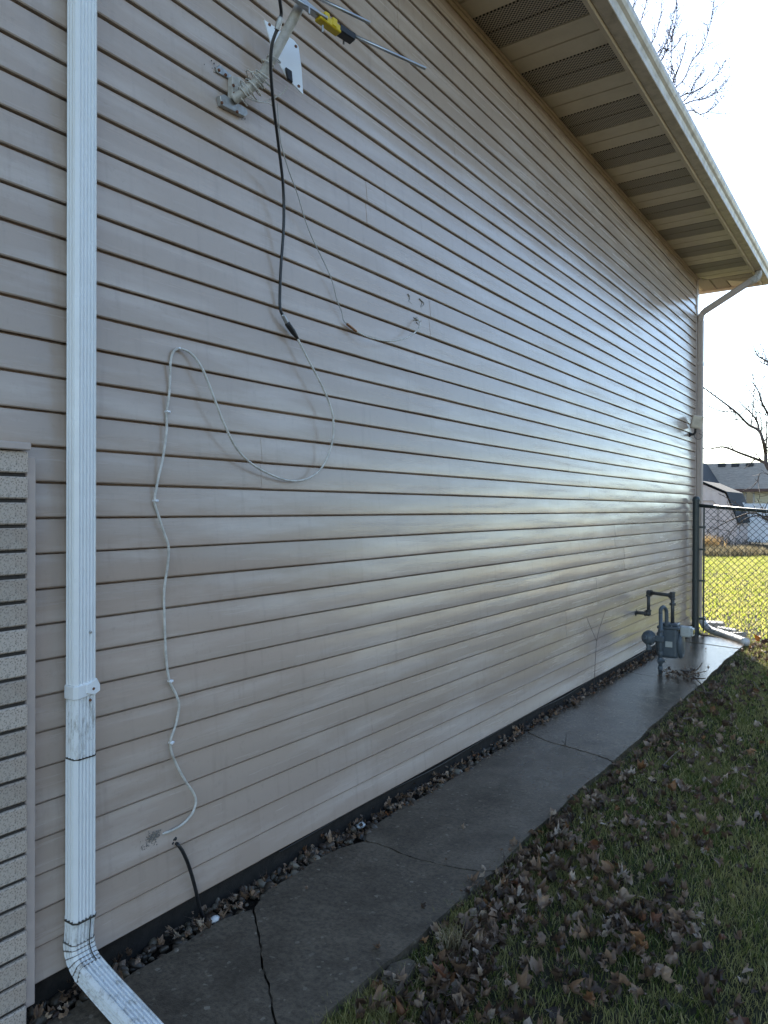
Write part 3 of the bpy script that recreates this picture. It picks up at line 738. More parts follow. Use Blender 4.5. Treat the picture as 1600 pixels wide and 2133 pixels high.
# ------------------------------------------------------------------ gas meter
GX, GY = .305, 6.74
gm = root_at('gas_meter', Vector((GX, GY, 0)), 'grey gas meter with regulator and bent pipe by the house wall', 'gas meter')
def gp(px, py, X=None, Y=None): return onX(px, py, X) if X is not None else onY(px, py, Y)
ztop = gp(1376, 1264, Y=GY).z
rz = [(GX, GY, -.02), (GX, GY, ztop - .05)]
ub = [(GX, GY, ztop - .06), (GX, GY, ztop - .025), (GX + .012, GY + .03, ztop - .004), (GX + .025, GY + .06, ztop - .022), (GX + .03, GY + .075, ztop - .06), (GX + .03, GY + .078, .40)]
rp(tube_o('riser_pipe', rz, .0165, M_METER, None, 14), gm)
rp(tube_o('return_bend', catmull(ub, 6), .0165, M_METER, None, 14), gm)
for zz, r_, h_ in ((.085, .026, .05), (.03, .022, .03), (.16, .024, .03), (.27, .026, .035), (.36, .024, .025)):
    bm = bmesh.new(); lathe(bm, [(r_ * .85, 0), (r_, h_ * .2), (r_, h_ * .8), (r_ * .85, h_)], axis_m((GX, GY, zz), (0, 0, 1)), 8 if r_ > .023 else 14); rp(bmobj('union_nut', bm, M_METER), gm)
bm = bmesh.new(); lathe(bm, [(.012, -.03), (.012, .03)], axis_m((GX + .015, GY - .018, .11), (1, 0, .2)), 8); abox(bm, (GX - .008, GY - .026, .095), (GX + .008, GY - .01, .125), .002); rp(bmobj('shutoff_valve', bm, M_METER), gm)
# meter body
BX, BY = GX + .050, GY + .155
z0 = gp(1388, 1368, Y=BY).z; z1 = gp(1388, 1300, Y=BY).z
bm = bmesh.new(); abox(bm, (BX - .085, BY - .075, z0), (BX + .075, BY + .075, z1 - .02), .028, seg=3); rp(bmobj('meter_body', bm, M_METER), gm)
bm = bmesh.new(); abox(bm, (BX - .102, BY - .085, z1 - .035), (BX + .088, BY + .085, z1 - .008), .008, seg=2); abox(bm, (BX - .08, BY - .06, z1 - .009), (BX + .07, BY + .06, z1 + .016), .012, seg=2); rp(bmobj('meter_top', bm, M_METER), gm)
bm = bmesh.new(); lathe(bm, [(.105, 0), (.112, .008), (.112, .02), (.098, .034), (.05, .045)], Matrix.Translation((BX + .070, BY, (z0 + z1) / 2 - .03)) @ Matrix.Diagonal((1, .72, 1.05, 1)) @ Vector((1, 0, 0)).to_track_quat('Z', 'Y').to_matrix().to_4x4(), 24); rp(bmobj('front_pan', bm, M_METER), gm)
bm = bmesh.new(); lathe(bm, [(.105, 0), (.112, .008), (.112, .02), (.098, .034), (.05, .045)], Matrix.Translation((BX - .08, BY, (z0 + z1) / 2 - .03)) @ Matrix.Diagonal((1, .72, 1.05, 1)) @ Vector((-1, 0, 0)).to_track_quat('Z', 'Y').to_matrix().to_4x4(), 24); rp(bmobj('back_pan', bm, M_METER), gm)
for i in range(10):
    a = i / 10 * 6.283; bm = bmesh.new(); lathe(bm, [(.005, 0), (.005, .006), (.003, .008)], axis_m((BX - .005 + .085 * math.cos(a), BY + .07 * math.sin(a), z1 - .008), (0, 0, 1)), 6); rp(bmobj('bolt', bm, M_STEEL), gm)
bm = bmesh.new(); abox(bm, (BX + .085, BY - .05, z1 - .095), (BX + .175, BY + .05, z1 - .005), .014, seg=2); abox(bm, (BX + .172, BY - .04, z1 - .085), (BX + .190, BY + .04, z1 - .015), .006); rp(bmobj('index_module', bm, M_MODULE), gm)
bm = bmesh.new(); abox(bm, (BX + .1905, BY - .028, z1 - .07), (BX + .1925, BY + .028, z1 - .03), .0008); rp(bmobj('index_window', bm, M_GLASS), gm)
bm = bmesh.new(); abox(bm, (BX - .03, BY - .0775, z0 + .10), (BX + .03, BY - .0755, z0 + .15), .0006); rp(bmobj('rating_plate', bm, M_MODULE), gm)
# outlet: meter top -> tee -> wall
tz = gp(1388, 1240, Y=BY).z; WY = onX(1325, 1276, .012).y; WZ = onX(1325, 1276, .012).z
EX = .125
oy = BY
rp(tube_o('outlet_riser', [(BX + .012, oy, z1), (BX + .012, oy, tz + .03)], .0165, M_PIPE, None, 12), gm)
rp(tube_o('cross_pipe', [(BX + .012, oy, tz), (EX, WY, tz)], .0155, M_PIPE, None, 12), gm)
rp(tube_o('drop_pipe', [(EX, WY, tz), (EX, WY, WZ)], .0155, M_PIPE, None, 12), gm)
rp(tube_o('wall_pipe', [(EX, WY, WZ), (-.01, WY, WZ)], .0155, M_PIPE, None, 12), gm)
def fitting(p, dirs, r=.0235, L=.034):
    bm = bmesh.new(); bmesh.ops.create_uvsphere(bm, u_segments=12, v_segments=8, radius=r, matrix=Matrix.Translation(p))
    for d in dirs:
        lathe(bm, [(r * .9, 0), (r * .9, L * .6), (r * 1.12, L * .65), (r * 1.12, L), (r * .8, L)], axis_m(p, d), 12)
    rp(bmobj('elbow_fitting', bm, M_PIPE, None, False), gm)
fitting((EX, WY, tz), (Vector((BX - EX, oy - WY, 0)), (0, 0, -1))); fitting((EX, WY, WZ), ((0, 0, 1), (-1, 0, 0)))
fitting((BX + .012, oy, tz), (Vector((EX - BX, WY - oy, 0)), (0, 0, -1), (0, 0, 1)), .022)
bm = bmesh.new(); lathe(bm, [(.027, 0), (.027, .02), (.022, .022)], axis_m((BX + .012, oy, tz - .085), (0, 0, 1)), 8); rp(bmobj('union_nut', bm, M_PIPE), gm)
bm = bmesh.new(); lathe(bm, [(.034, 0), (.030, .006)], axis_m((.011, WY, WZ), (1, 0, 0)), 14); rp(bmobj('wall_flange', bm, M_PIPE), gm)
# regulator: disc body facing left towards the camera, with vent spout
rz_ = gp(1348, 1328, Y=GY).z; rc = Vector((GX - .105, GY - .005, rz_))
ax = Vector((-.35, -.93, .12)).normalized()
bm = bmesh.new(); lathe(bm, [(.035, -.05), (.062, -.03), (.066, -.022), (.066, -.008), (.060, .004), (.052, .022), (.030, .034), (.024, .036), (.024, .05), (.018, .054)], axis_m(rc, ax), 26); rp(bmobj('regulator', bm, M_METER), gm)
bm = bmesh.new(); lathe(bm, [(.02, 0), (.02, .1)], axis_m(rc + Vector((.01, .02, 0)), (1, -.1, 0)), 12); abox(bm, (GX - .045, GY - .025, rz_ - .025), (GX + .03, GY + .025, rz_ + .025), .008); rp(bmobj('regulator_body', bm, M_METER), gm)
bm = bmesh.new(); lathe(bm, [(.02, 0), (.02, .05), (.026, .055), (.026, .068)], axis_m(rc + Vector((0, 0, -.035)), (.1, 0, -1)), 12); rp(bmobj('vent_spout', bm, M_METER), gm)
q_ = axis_m(rc + ax * .0225 + Vector((0, 0, .028)), ax + Vector((0, 0, .35))); bm = bmesh.new(); abox(bm, (-.02, -.009, -.001), (.02, .009, .004), .0006, q_); rp(bmobj('regulator_plate', bm, M_MODULE), gm)
for i in range(6):
    a = i / 6 * 6.283 + .3; q = ax.to_track_quat('Z', 'Y'); p = rc + q @ Vector((.061 * math.cos(a), .061 * math.sin(a), -.012)); bm = bmesh.new(); lathe(bm, [(.006, -.014), (.006, .014)], axis_m(p, ax), 6); rp(bmobj('bolt', bm, M_STEEL), gm)

# ------------------------------------------------------------------ chain-link fence at the far end
FY = 9.14
fe = root_at('chain_link_fence', Vector((.06, FY, 0)), 'dark chain-link fence joining the far corner of the house', 'fence')
pX = onY(1449.5, 1200, FY).x; ptz = onY(1450, 1034, FY).z
bm = bmesh.new(); lathe(bm, [(.0385, -.1), (.0385, ptz - .06), (.043, ptz - .058), (.043, ptz - .035), (.036, ptz - .012), (.018, ptz)], axis_m((pX, FY, 0), (0, 0, 1)), 20)
rp(bmobj('terminal_post', bm, M_GREENP, None, False), fe)
rz0 = onY(1457, 1053, FY).z; slope = -.085
def rail(x): return rz0 + slope * (x - pX) if x < 1.4 else rz0 + slope * (1.4 - pX)
XE = 4.2
rp(tube_o('top_rail', [(pX + .03, FY, rail(pX)), (1.4, FY, rail(1.4)), (XE, FY, rail(XE))], .0205, M_GREENP, None, 12), fe)
for X in (1.45, XE):
    rp(tube_o('line_post', [(X, FY + .01, -.1), (X, FY + .01, rail(X) + .03)], .024, M_GREENP, None, 12), fe)
tb = pX + .085
bm = bmesh.new(); abox(bm, (tb - .009, FY - .004, .03), (tb + .009, FY + .004, rail(tb) + .01), .001); rp(bmobj('tension_bar', bm, M_GREENP), fe)
for py in (1098, 1144, 1209, 1288):
    zz = onY(1450, py, FY).z
    bm = bmesh.new(); lathe(bm, [(.042, -.012), (.042, .012)], axis_m((pX, FY, zz), (0, 0, 1)), 18); abox(bm, (pX + .03, FY - .006, zz - .011), (tb + .02, FY + .006, zz + .011), .001); rp(bmobj('tension_band', bm, M_GREENP), fe)
# woven wires
def chainlink():
    bm = bmesh.new(); d = .072; h = .036; r = .0027
    nz = 52; X = tb
    i = 0
    while X < XE - d:
        top = rail(X) + .012; z = .035
        pts = []; s = i % 2
        k = 0
        while z < top:
            xx = X + (h * 1.02 if (k % 2 == s) else -h * .02)
            pts.append(Vector((xx, FY + (.0025 if k % 2 == 0 else -.0025), z))); z += h; k += 1
        for a, b in zip(pts[:-1], pts[1:]):
            u = (b - a).normalized(); s1 = u.cross(Vector((0, 1, 0))).normalized() * r; s2 = Vector((0, r, 0))
            va = [bm.verts.new(a + q) for q in (s1, s2, -s1, -s2)]; vb = [bm.verts.new(b + q) for q in (s1, s2, -s1, -s2)]
            for q in range(4): bm.faces.new((va[q], va[(q + 1) % 4], vb[(q + 1) % 4], vb[q]))
        X += h; i += 1
        # the mirrored wire hooks into this one
    o = bmobj('wire_mesh', bm, M_GREENP, None, False); return rp(o, fe)
chainlink()
x = tb + .12
while x < XE:
    bm = bmesh.new(); a = rail(x); tube(bm, [Vector((x + .03 * t / 12 - .01, FY + .0235 * math.cos(t * .6), a + .0235 * math.sin(t * .6))) for t in range(12)], .0022, 5)
    rp(bmobj('wire_tie', bm, M_ALU, None, True), fe); x += .105 if x < 1.2 else .4

# drain pipe, pavers on the ground behind the fence
dpp = [onY(1462, 1285, FY + .28), onY(1466, 1300, FY + .26), onZ(1480, 1312, .03), onZ(1510, 1322, .02), onZ(1555, 1338, .015)]
dr = root_at('drain_pipe', dpp[2], 'white drain pipe lying on the ground behind the fence', 'pipe')
rp(tube_o('pipe', catmull(dpp, 6), .042, paint('drain_plastic', (.62, .62, .60), .6, .4, (.3, .27, .22), sc=8), None, 14), dr)
def paver(px, py, rz_, label, sx=.10, sy=.2, sz=.06, tl=0):
    p = onZ(px, py, .02); bm = bmesh.new(); abox(bm, (-sy / 2, -sx / 2, -.045), (sy / 2, sx / 2, sz - .045), .006, Matrix.Translation(p) @ Matrix.Rotation(rz_, 4, 'Z') @ Matrix.Rotation(tl, 4, 'Y'))
    tag(bmobj('paver', bm, M_PAVER), label, 'paver', 'loose pavers behind the fence')
paver(1489, 1302, .25, 'pale paver block with flat top nearest the fence post', .2, .2, .085)
paver(1514, 1311, .1, 'grey paver lying in the middle behind the drain pipe', .16, .2, .06, .1)
paver(1532, 1318, -.5, 'dark tilted paver at the right end behind the drain pipe', .12, .2, .05, -.15)

# ------------------------------------------------------------------ neighbour's yard
# shed
SX, SY = -3.30, 32.2
sh = root_at('garden_shed', Vector((SX - 1.3, SY, 0)), 'pale pink gambrel garden shed with dark roof', 'shed')
W2 = 1.30; SD = 3.6; SZ = [(-W2, -.1), (W2, -.1), (W2, 1.02), (W2 - .42, 2.05), (0, 2.46), (-W2 + .42, 2.05), (-W2, 1.02)]
cx = SX - W2
bm = bmesh.new(); extrude_poly(bm, [Vector((cx + a, SY, z)) for a, z in SZ], (0, SD, 0)); rp(bmobj('shed_walls', bm, M_SHEDW), sh)
prof = [(W2 + .10, .88), (W2 - .36, 2.10), (0, 2.54), (-W2 + .36, 2.10), (-W2 - .10, .88)]
for i in range(4):
    (a, za), (b_, zb_) = prof[i], prof[i + 1]
    bm = bmesh.new(); extrude_poly(bm, [Vector((cx + a, SY - .09, za)), Vector((cx + b_, SY - .09, zb_)), Vector((cx + b_, SY + SD + .09, zb_)), Vector((cx + a, SY + SD + .09, za))], (0, 0, .045))
    rp(bmobj('roof_slope', bm, M_SHIND), sh)
for i in range(9):
    xx = cx - W2 + .15 + i * .3; zt_ = 1.0 if abs(xx - cx) > W2 - .05 else (1.02 + (W2 - abs(xx - cx)) / .42 * 1.03 if abs(xx - cx) > W2 - .42 else 2.05 + (W2 - .42 - abs(xx - cx)) / (W2 - .42) * .41)
    rp(box('board_batten', (xx - .012, SY - .014, 0), (xx + .012, SY + .002, zt_ - .06), M_SHEDW), sh)
bm = bmesh.new()
for a, b_ in (((-.62, .05), (-.62, 1.55)), ((-.62, 1.55), (-.42, 1.78)), ((-.42, 1.78), (.42, 1.78)), ((.42, 1.78), (.62, 1.55)), ((.62, 1.55), (.62, .05))):
    p = Vector((cx + a[0], SY - .02, a[1])); q = Vector((cx + b_[0], SY - .02, b_[1])); abox(bm, (-.035, -.012, 0), (.035, .012, (q - p).length), 0, axis_m(p, q - p))
rp(bmobj('door_trim', bm, paint('shed_trim', (.40, .32, .28), .7, .2)), sh)
# white vinyl fence, panel by panel
VY = 34.8
vf = root_at('vinyl_fence', Vector((-3, VY, 0)), 'bright white vinyl privacy fence beside the shed', 'fence')
zf = onY(1580, 1049, VY).z
for i in range(7):
    xa = SX - .2 + i * 1.8
    rp(box('fence_post', (xa - .06, VY - .06, -.1), (xa + .06, VY + .06, zf + .05), M_VFENCE, None, .006), vf)
    rp(box('fence_rail', (xa + .061, VY - .03, zf - .15), (xa + 1.739, VY + .03, zf), M_VFENCE, None, .006), vf)
    rp(box('fence_rail', (xa + .061, VY - .03, .05), (xa + 1.739, VY + .03, .2), M_VFENCE, None, .006), vf)
    for j in range(11):
        rp(box('fence_board', (xa + .061 + j * .1525, VY - .02, .2), (xa + .061 + j * .1525 + .150, VY + .018, zf - .15), M_VFENCE), vf)
# neighbour house
NY = 50.0
e1 = onY(1507, 1019, NY); rg = onY(1473, 966, NY + 3.1)
nh = root_at('neighbour_house', Vector((e1.x + 6, NY + 4, 0)), 'cream house with grey shingle roof beyond the white fence', 'house')
XR = e1.x + 22; XL = e1.x - 9
ez = e1.z
rp(box('wall', (e1.x - .4, NY + .5, -.1), (XR - .6, NY + 7, ez + .02), M_CREAM), nh)
rp(box('wall', (XL + .6, NY - 5.4, -.1), (e1.x - .9, NY + 7.2, ez - .05), M_CREAM), nh)
rzz = rg.z; 
bm = bmesh.new()
def quad(*p): bm.faces.new([bm.verts.new(Vector(q)) for q in p])
vx = e1.x; rx = rg.x
quad((vx, NY, ez), (XR, NY, ez), (XR, NY + 3.1, rzz), (rx, NY + 3.1, rzz)); quad((XR, NY + 3.1, rzz), (rx, NY + 3.1, rzz), (rx, NY + 8, ez), (XR, NY + 8, ez)); quad((XR, NY, ez - .02), (vx, NY, ez - .02), (vx, NY + 8, ez - .02), (XR, NY + 8, ez - .02))
rp(bmobj('roof', bm, M_SHIN, None, False, False), nh)
bm = bmesh.new()
quad((vx, NY, ez), (rx, NY + 3.1, rzz), (rx, NY - 5, rzz), (vx, NY - 6, ez)); quad((rx, NY - 5, rzz), (rx, NY + 3.1, rzz), (2 * rx - vx - 3, NY + 3.1, ez), (2 * rx - vx - 3, NY - 6, ez)); quad((vx, NY - 6, ez), (rx, NY - 5, rzz), (2 * rx - vx - 3, NY - 6, ez))
rp(bmobj('wing_roof_shaded', bm, M_SHIND, None, False, False), nh)  # shade on this slope is put in by the darker shingle colour
rp(box('eave_fascia', (vx, NY - .03, ez - .16), (XR, NY + .03, ez + .01), M_BROWNF), nh)
rp(box('wing_fascia', (vx - .03, NY - 6, ez - .16), (vx + .03, NY - .04, ez + .01), M_BROWNF), nh)
for px in (1505, 1533, 1563):
    p = onY(px, 966, NY + 2.9); rp(box('roof_vent', (p.x - .22, p.y - .3, p.z - .25), (p.x + .22, p.y + .1, p.z + .03), M_SHIND, None, .03), nh)
p = onY(1475, 1005, NY - 2); rp(box('vent_pipe', (p.x - .06, p.y - .06, p.z - .3), (p.x + .06, p.y + .06, p.z + .15), M_MODULE, None, .01), nh)
# siding laps + window
zz = -.1
while zz < ez - .2:
    bm = bmesh.new(); extrude_poly(bm, [Vector((e1.x - .38, NY + .5, zz)), Vector((e1.x - .38, NY + .465, zz + .005)), Vector((e1.x - .38, NY + .497, zz + .195))], (XR - e1.x - .3, 0, 0)); rp(bmobj('siding_board', bm, M_CREAM), nh); zz += .2
wa = onY(1535, 1022, NY + .4); wb = onY(1572, 1050, NY + .4)
wn = rp(box('window', (wa.x, NY + .42, wb.z - .3), (wb.x, NY + .46, wa.z), M_PAVER), nh)
mid = (wa.x + wb.x) / 2
for i in range(2):
    a_ = wa.x + .1 + i * (wb.x - wa.x - .1) / 2; b__ = a_ + (wb.x - wa.x - .3) / 2
    o = box('pane', (a_, NY + .40, wb.z - .2), (b__, NY + .415, wa.z - .1), M_GLASS); o.parent = wn

# unseen house added at the right to darken the lower wall and its reflections
hd = root_at('added_shade_house', Vector((13, 4, 0)), 'unseen low brown brick house added to darken the side wall', 'house')
M_NBRICK = paint('brown_brick', (.13, .085, .06), .9, .5, sc=30)
rp(box('wall', (12, -6, -.1), (21, 17, 3.1), M_NBRICK), hd)
bm = bmesh.new(); b_ = [bm.verts.new(p) for p in ((11.3, -6.7, 3.0), (21.7, -6.7, 3.0), (21.7, 17.7, 3.0), (11.3, 17.7, 3.0))]; t_ = [bm.verts.new(p) for p in ((16.5, -1.5, 5.3), (16.5, 12.5, 5.3))]
for f in ((b_[0], b_[1], t_[0]), (b_[1], b_[2], t_[1], t_[0]), (b_[2], b_[3], t_[1]), (b_[3], b_[0], t_[0], t_[1]), (b_[3], b_[2], b_[1], b_[0])): bm.faces.new(f)
rp(bmobj('roof', bm, M_SHIND), hd)
for y_ in (-3, 2, 8, 13):
    wn2 = rp(box('window', (11.96, y_, 1.0), (11.999, y_ + 1.3, 2.3), M_VFENCE), hd); o = box('pane', (11.94, y_ + .08, 1.08), (11.955, y_ + 1.22, 2.22), M_GLASS); o.parent = wn2

# ------------------------------------------------------------------ bare trees
def twigs(bm, pts, r0, r1, depth, seed, lenf=.45, bud=0):
    """limb along pts with random side shoots"""
    rs = random.Random(seed); P = catmull(pts, 5); n = len(P)
    sweep(bm, P, lambda i: circ(r0 + (r1 - r0) * i / (n - 1), 6 if r0 > .012 else 4))
    L = sum((P[i + 1] - P[i]).length for i in range(n - 1))
    if bud:
        for i in range(int(L / .10)):
            f = .2 + .8 * i / (L / .10)
            p = P[min(int(f * (n - 1)), n - 1)] + Vector((rs.gauss(0, .012), rs.gauss(0, .012), rs.gauss(0, .03)))
            rb = bud * rs.uniform(.7, 1.3); vv = [bm.verts.new(p + Vector(q) * rb) for q in ((.7, 0, 0), (0, .7, 0), (-.7, 0, 0), (0, -.7, 0), (0, 0, 1.2), (0, 0, -1.2))]
            for q in range(4): bm.faces.new((vv[q], vv[(q + 1) % 4], vv[4])); bm.faces.new((vv[(q + 1) % 4], vv[q], vv[5]))
    if depth <= 0: return
    k = max(2, int(L / (.17 if depth == 1 else .3)))
    for i in range(k):
        f = .15 + .85 * (i + rs.random() * .6) / k; j = min(int(f * (n - 1)), n - 2); p = P[j]; T = (P[j + 1] - P[j]).normalized()
        d = (T * .7 + Vector((rs.gauss(0, .6), rs.gauss(0, .5), rs.gauss(.25, .5)))).normalized()
        ll = L * lenf * rs.uniform(.35, 1) * (1.1 - f * .6)
        q = [p, p + d * ll * .5 + Vector((0, 0, ll * .03)), p + d * ll + Vector((rs.gauss(0, .06), rs.gauss(0, .06), ll * .12))]
        rr = (r0 + (r1 - r0) * f) * .55
        twigs(bm, q, max(rr, .0055), .004, depth - 1, rs.randint(0, 9999), lenf, bud)
DT = 16.0
tr = root_at('bare_tree', atD(1690, 1200, DT), 'bare tree reaching in from the right above the shed', 'tree')
tb0 = atD(1690, 1120, DT); tb0.z = G
fork = atD(1640, 1010, DT)
rp(tube_o('trunk', catmull([tb0, tb0.lerp(fork, .5) + Vector((.05, .05, .1)), fork], 5), .13, M_BARK, None, 12, .075), tr)
bm = bmesh.new()
Q = lambda L, dd=0: [atD(a, b_, DT + dd + 0.25 * math.sin(i * 2.1)) for i, (a, b_) in enumerate(L)]
twigs(bm, [fork] + Q([(1600, 975), (1595, 945), (1590, 920), (1581, 897), (1560, 885), (1535, 860), (1510, 840), (1480, 818), (1458, 801)]), .048, .012, 2, 3, .34)
twigs(bm, Q([(1581, 897), (1578, 880), (1566, 862), (1545, 842), (1538, 830)]), .024, .009, 2, 5, .45)
twigs(bm, Q([(1533, 858), (1505, 857), (1480, 848), (1460, 838)]), .016, .007, 1, 6, .35)
twigs(bm, [fork] + Q([(1602, 970), (1580, 958), (1545, 945), (1507, 931), (1480, 935), (1455, 934)]), .040, .010, 2, 8, .30)
twigs(bm, [fork] + Q([(1620, 900), (1600, 862), (1588, 840), (1580, 815), (1565, 793)]), .036, .009, 2, 9, .4)
twigs(bm, [fork] + Q([(1650, 850), (1625, 780), (1600, 754), (1580, 742), (1570, 722)], .5), .036, .009, 2, 11, .3)
twigs(bm, [fork] + Q([(1590, 985), (1580, 1000), (1583, 1030), (1579, 1048)]), .008, .004, 1, 12, .3)
rp(bmobj('branches', bm, M_TWIG, None, False, False), tr)
bm = bmesh.new()
twigs(bm, [tb0 + Vector((0, 0, .6))] + Q([(1640, 1105), (1600, 1083), (1570, 1068), (1535, 1078), (1500, 1095), (1462, 1120)], -.2), .03, .006, 2, 21, .28)
twigs(bm, [tb0 + Vector((0, 0, .5))] + Q([(1640, 1095), (1590, 1075), (1555, 1080), (1530, 1100), (1520, 1115)], .2), .022, .006, 2, 22, .35)
rp(bmobj('low_branches', bm, M_TWIG, None, False, False), tr)
# tall tree behind the house; only its outer shoots rise past the gutter
D2 = 17.0; TK = 1.5
t2b = atD(1215, 900, D2); t2b.z = G
t2 = root_at('tall_bare_tree', t2b, 'tall bare tree with budding shoots rising behind the roof', 'tree')
Q2 = lambda L: [atD(a, b_, D2 + .3 * math.sin(i * 1.7)) for i, (a, b_) in enumerate(L)]
crown = atD(1200, 260, D2)
rp(tube_o('trunk', catmull([t2b, t2b.lerp(crown, .35) + Vector((.1, 0, 0)), t2b.lerp(crown, .7) + Vector((-.12, .1, 0)), crown], 6), .16, M_BARK, None, 12, .065), t2)
bm = bmesh.new()
for i, L in enumerate((
    [(1240, 200), (1310, 150), (1330, 60), (1345, 10), (1350, -30)], [(1260, 180), (1330, 130), (1358, 90), (1375, 40), (1380, -20)],
    [(1265, 190), (1350, 140), (1385, 95), (1400, 50), (1412, -10)], [(1280, 210), (1365, 140), (1395, 90), (1408, 40), (1410, 0)],
    [(1290, 240), (1410, 180), (1440, 130), (1465, 95), (1482, 40), (1487, 0)], [(1300, 250), (1395, 190), (1410, 150), (1425, 110), (1432, 60)],
    [(1310, 260), (1420, 200), (1450, 190), (1490, 160), (1512, 125)], [(1320, 270), (1430, 215), (1470, 205), (1500, 185), (1516, 165)],
    [(1330, 290), (1430, 232), (1460, 238), (1485, 225), (1512, 195)], [(1300, 240), (1370, 110), (1400, 105), (1425, 70)],
    [(1315, 255), (1400, 175), (1398, 130), (1400, 80), (1401, 60)], [(1320, 280), (1425, 210), (1445, 175), (1462, 150)],
    [(1220, 150), (1300, 60), (1320, 10), (1325, -40)], [(1400, 420), (1455, 330), (1470, 300), (1476, 290)], [(1420, 470), (1495, 365), (1515, 340), (1522, 332)])):
    twigs(bm, [crown] + Q2(L), TK * (.0115 if i < 13 else .006), TK * .0034, 1 if i < 13 else 0, 40 + i, .16, .0135 if i < 13 else 0)
rp(bmobj('branches', bm, M_TWIG, None, False, False), t2)

# ------------------------------------------------------------------ grass, leaves, pebbles
def fast_mesh(name, V, T, mat, parent=None):
    me = bpy.data.meshes.new(name); n = len(V); m = len(T)
    me.vertices.add(n); me.vertices.foreach_set('co', V.astype(np.float32).ravel())
    me.loops.add(m * 3); me.loops.foreach_set('vertex_index', T.astype(np.int32).ravel())
    me.polygons.add(m); me.polygons.foreach_set('loop_start', np.arange(0, m * 3, 3, dtype=np.int32))
    me.update(calc_edges=True); me.validate(); me.materials.append(mat)
    return link(bpy.data.objects.new(name, me), parent)
def blades(name, P, h, wd, lean, mat, parent=None):
    n = len(P); a = rng.uniform(0, 2 * np.pi, n); dx, dy = np.cos(a), np.sin(a)
    b = rng.uniform(0, 2 * np.pi, n); lx, ly = np.cos(b) * lean, np.sin(b) * lean
    V = np.zeros((n, 5, 3))
    for k, (f, ws, lf) in enumerate(((0, -1, 0), (0, 1, 0), (.55, .75, .35), (.55, -.75, .35), (1, 0, 1))):
        V[:, k, 0] = P[:, 0] + dx * wd * ws * .5 + lx * h * lf
        V[:, k, 1] = P[:, 1] + dy * wd * ws * .5 + ly * h * lf
        V[:, k, 2] = P[:, 2] + h * f * np.sqrt(np.maximum(.05, 1 - (lean * lf) ** 2 * .8))
    T = np.array([[0, 1, 2], [0, 2, 3], [3, 2, 4]])[None] + (np.arange(n) * 5)[:, None, None]
    return fast_mesh(name, V.reshape(-1, 3), T.reshape(-1, 3), mat, parent)
def clumpy(x, y): return .5 + .5 * np.sin(x * 5.1 + 1.7 * np.sin(y * 2.3)) * np.sin(y * 4.3 + 1.9 * np.cos(x * 3.1))
def scatter(n, x0, x1, y0, y1, keep=.35):
    x = rng.uniform(x0, x1, n); y = rng.uniform(y0, y1, n); k = rng.random(n) < keep + (1 - keep) * clumpy(x, y)
    return x[k], y[k]
def gz(x, y): return G - .012 + .018 * np.sin(x * 2.1 + y * .9) * np.cos(y * 1.3 - x)
segs = []
for n, x0, x1, y0, y1, hh, ww in ((95000, .66, 2.3, .7, 3.2, .034, .0028), (80000, .64, 2.4, 3.2, 6.2, .034, .0042), (50000, .62, 2.6, 6.2, 9.3, .036, .0065), (26000, 2.3, 5.5, .5, 9.3, .045, .008)):
    x, y = scatter(n, x0, x1, y0, y1); segs.append((x, y, hh * rng.uniform(.45, 1.4, len(x)), np.full(len(x), ww) * rng.uniform(.6, 1.3, len(x))))
# tufts overhanging the walkway edge
for (cx_, cy_, nn, sp, hh) in ((.72, 1.62, 1200, .07, .07), (.80, 1.78, 900, .07, .06), (.74, 2.35, 500, .05, .06), (.73, 2.75, 300, .05, .05), (.71, 3.6, 300, .06, .05), (.70, 4.6, 200, .05, .05), (.70, 8.2, 300, .08, .07)):
    segs.append((rng.normal(cx_, sp, nn), rng.normal(cy_, sp * 1.6, nn), hh * rng.uniform(.4, 1.2, nn), np.full(nn, .0032)))
X = np.concatenate([s[0] for s in segs]); Y = np.concatenate([s[1] for s in segs]); H = np.concatenate([s[2] for s in segs]); W = np.concatenate([s[3] for s in segs])
k = X > .70 - .006 * Y - .02 * rng.random(len(X)); X, Y, H, W = X[k], Y[k], H[k], W[k]
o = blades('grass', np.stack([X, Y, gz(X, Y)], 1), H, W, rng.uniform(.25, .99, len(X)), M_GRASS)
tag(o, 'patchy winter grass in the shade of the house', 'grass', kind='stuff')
x, y = scatter(130000, -6.5, 2.6, 9.35, 26, .5)
k = (x < 2.3 - .1 * y + 2.2) ; x, y = x[k], y[k]
o = blades('far_grass', np.stack([x, y, np.full(len(x), G)], 1), .05 * rng.uniform(.4, 1.3, len(x)), .014 * rng.uniform(.6, 1.4, len(x)), rng.uniform(.1, .95, len(x)), M_GRASS_LIT)
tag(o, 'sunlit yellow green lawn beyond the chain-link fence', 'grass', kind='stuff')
# pale straw tuft at the walkway edge
tp = onZ(950, 1965, -.01)
n = 160; a = rng.normal(0, .02, (n, 2))
P = np.stack([tp.x + a[:, 0], tp.y + a[:, 1], np.full(n, G)], 1)
tag(blades('straw_tuft', P, rng.uniform(.05, .11, n), np.full(n, .0028), rng.uniform(.3, .95, n), M_STRAW), 'pale straw tuft flopping over the walkway edge', 'grass tuft')
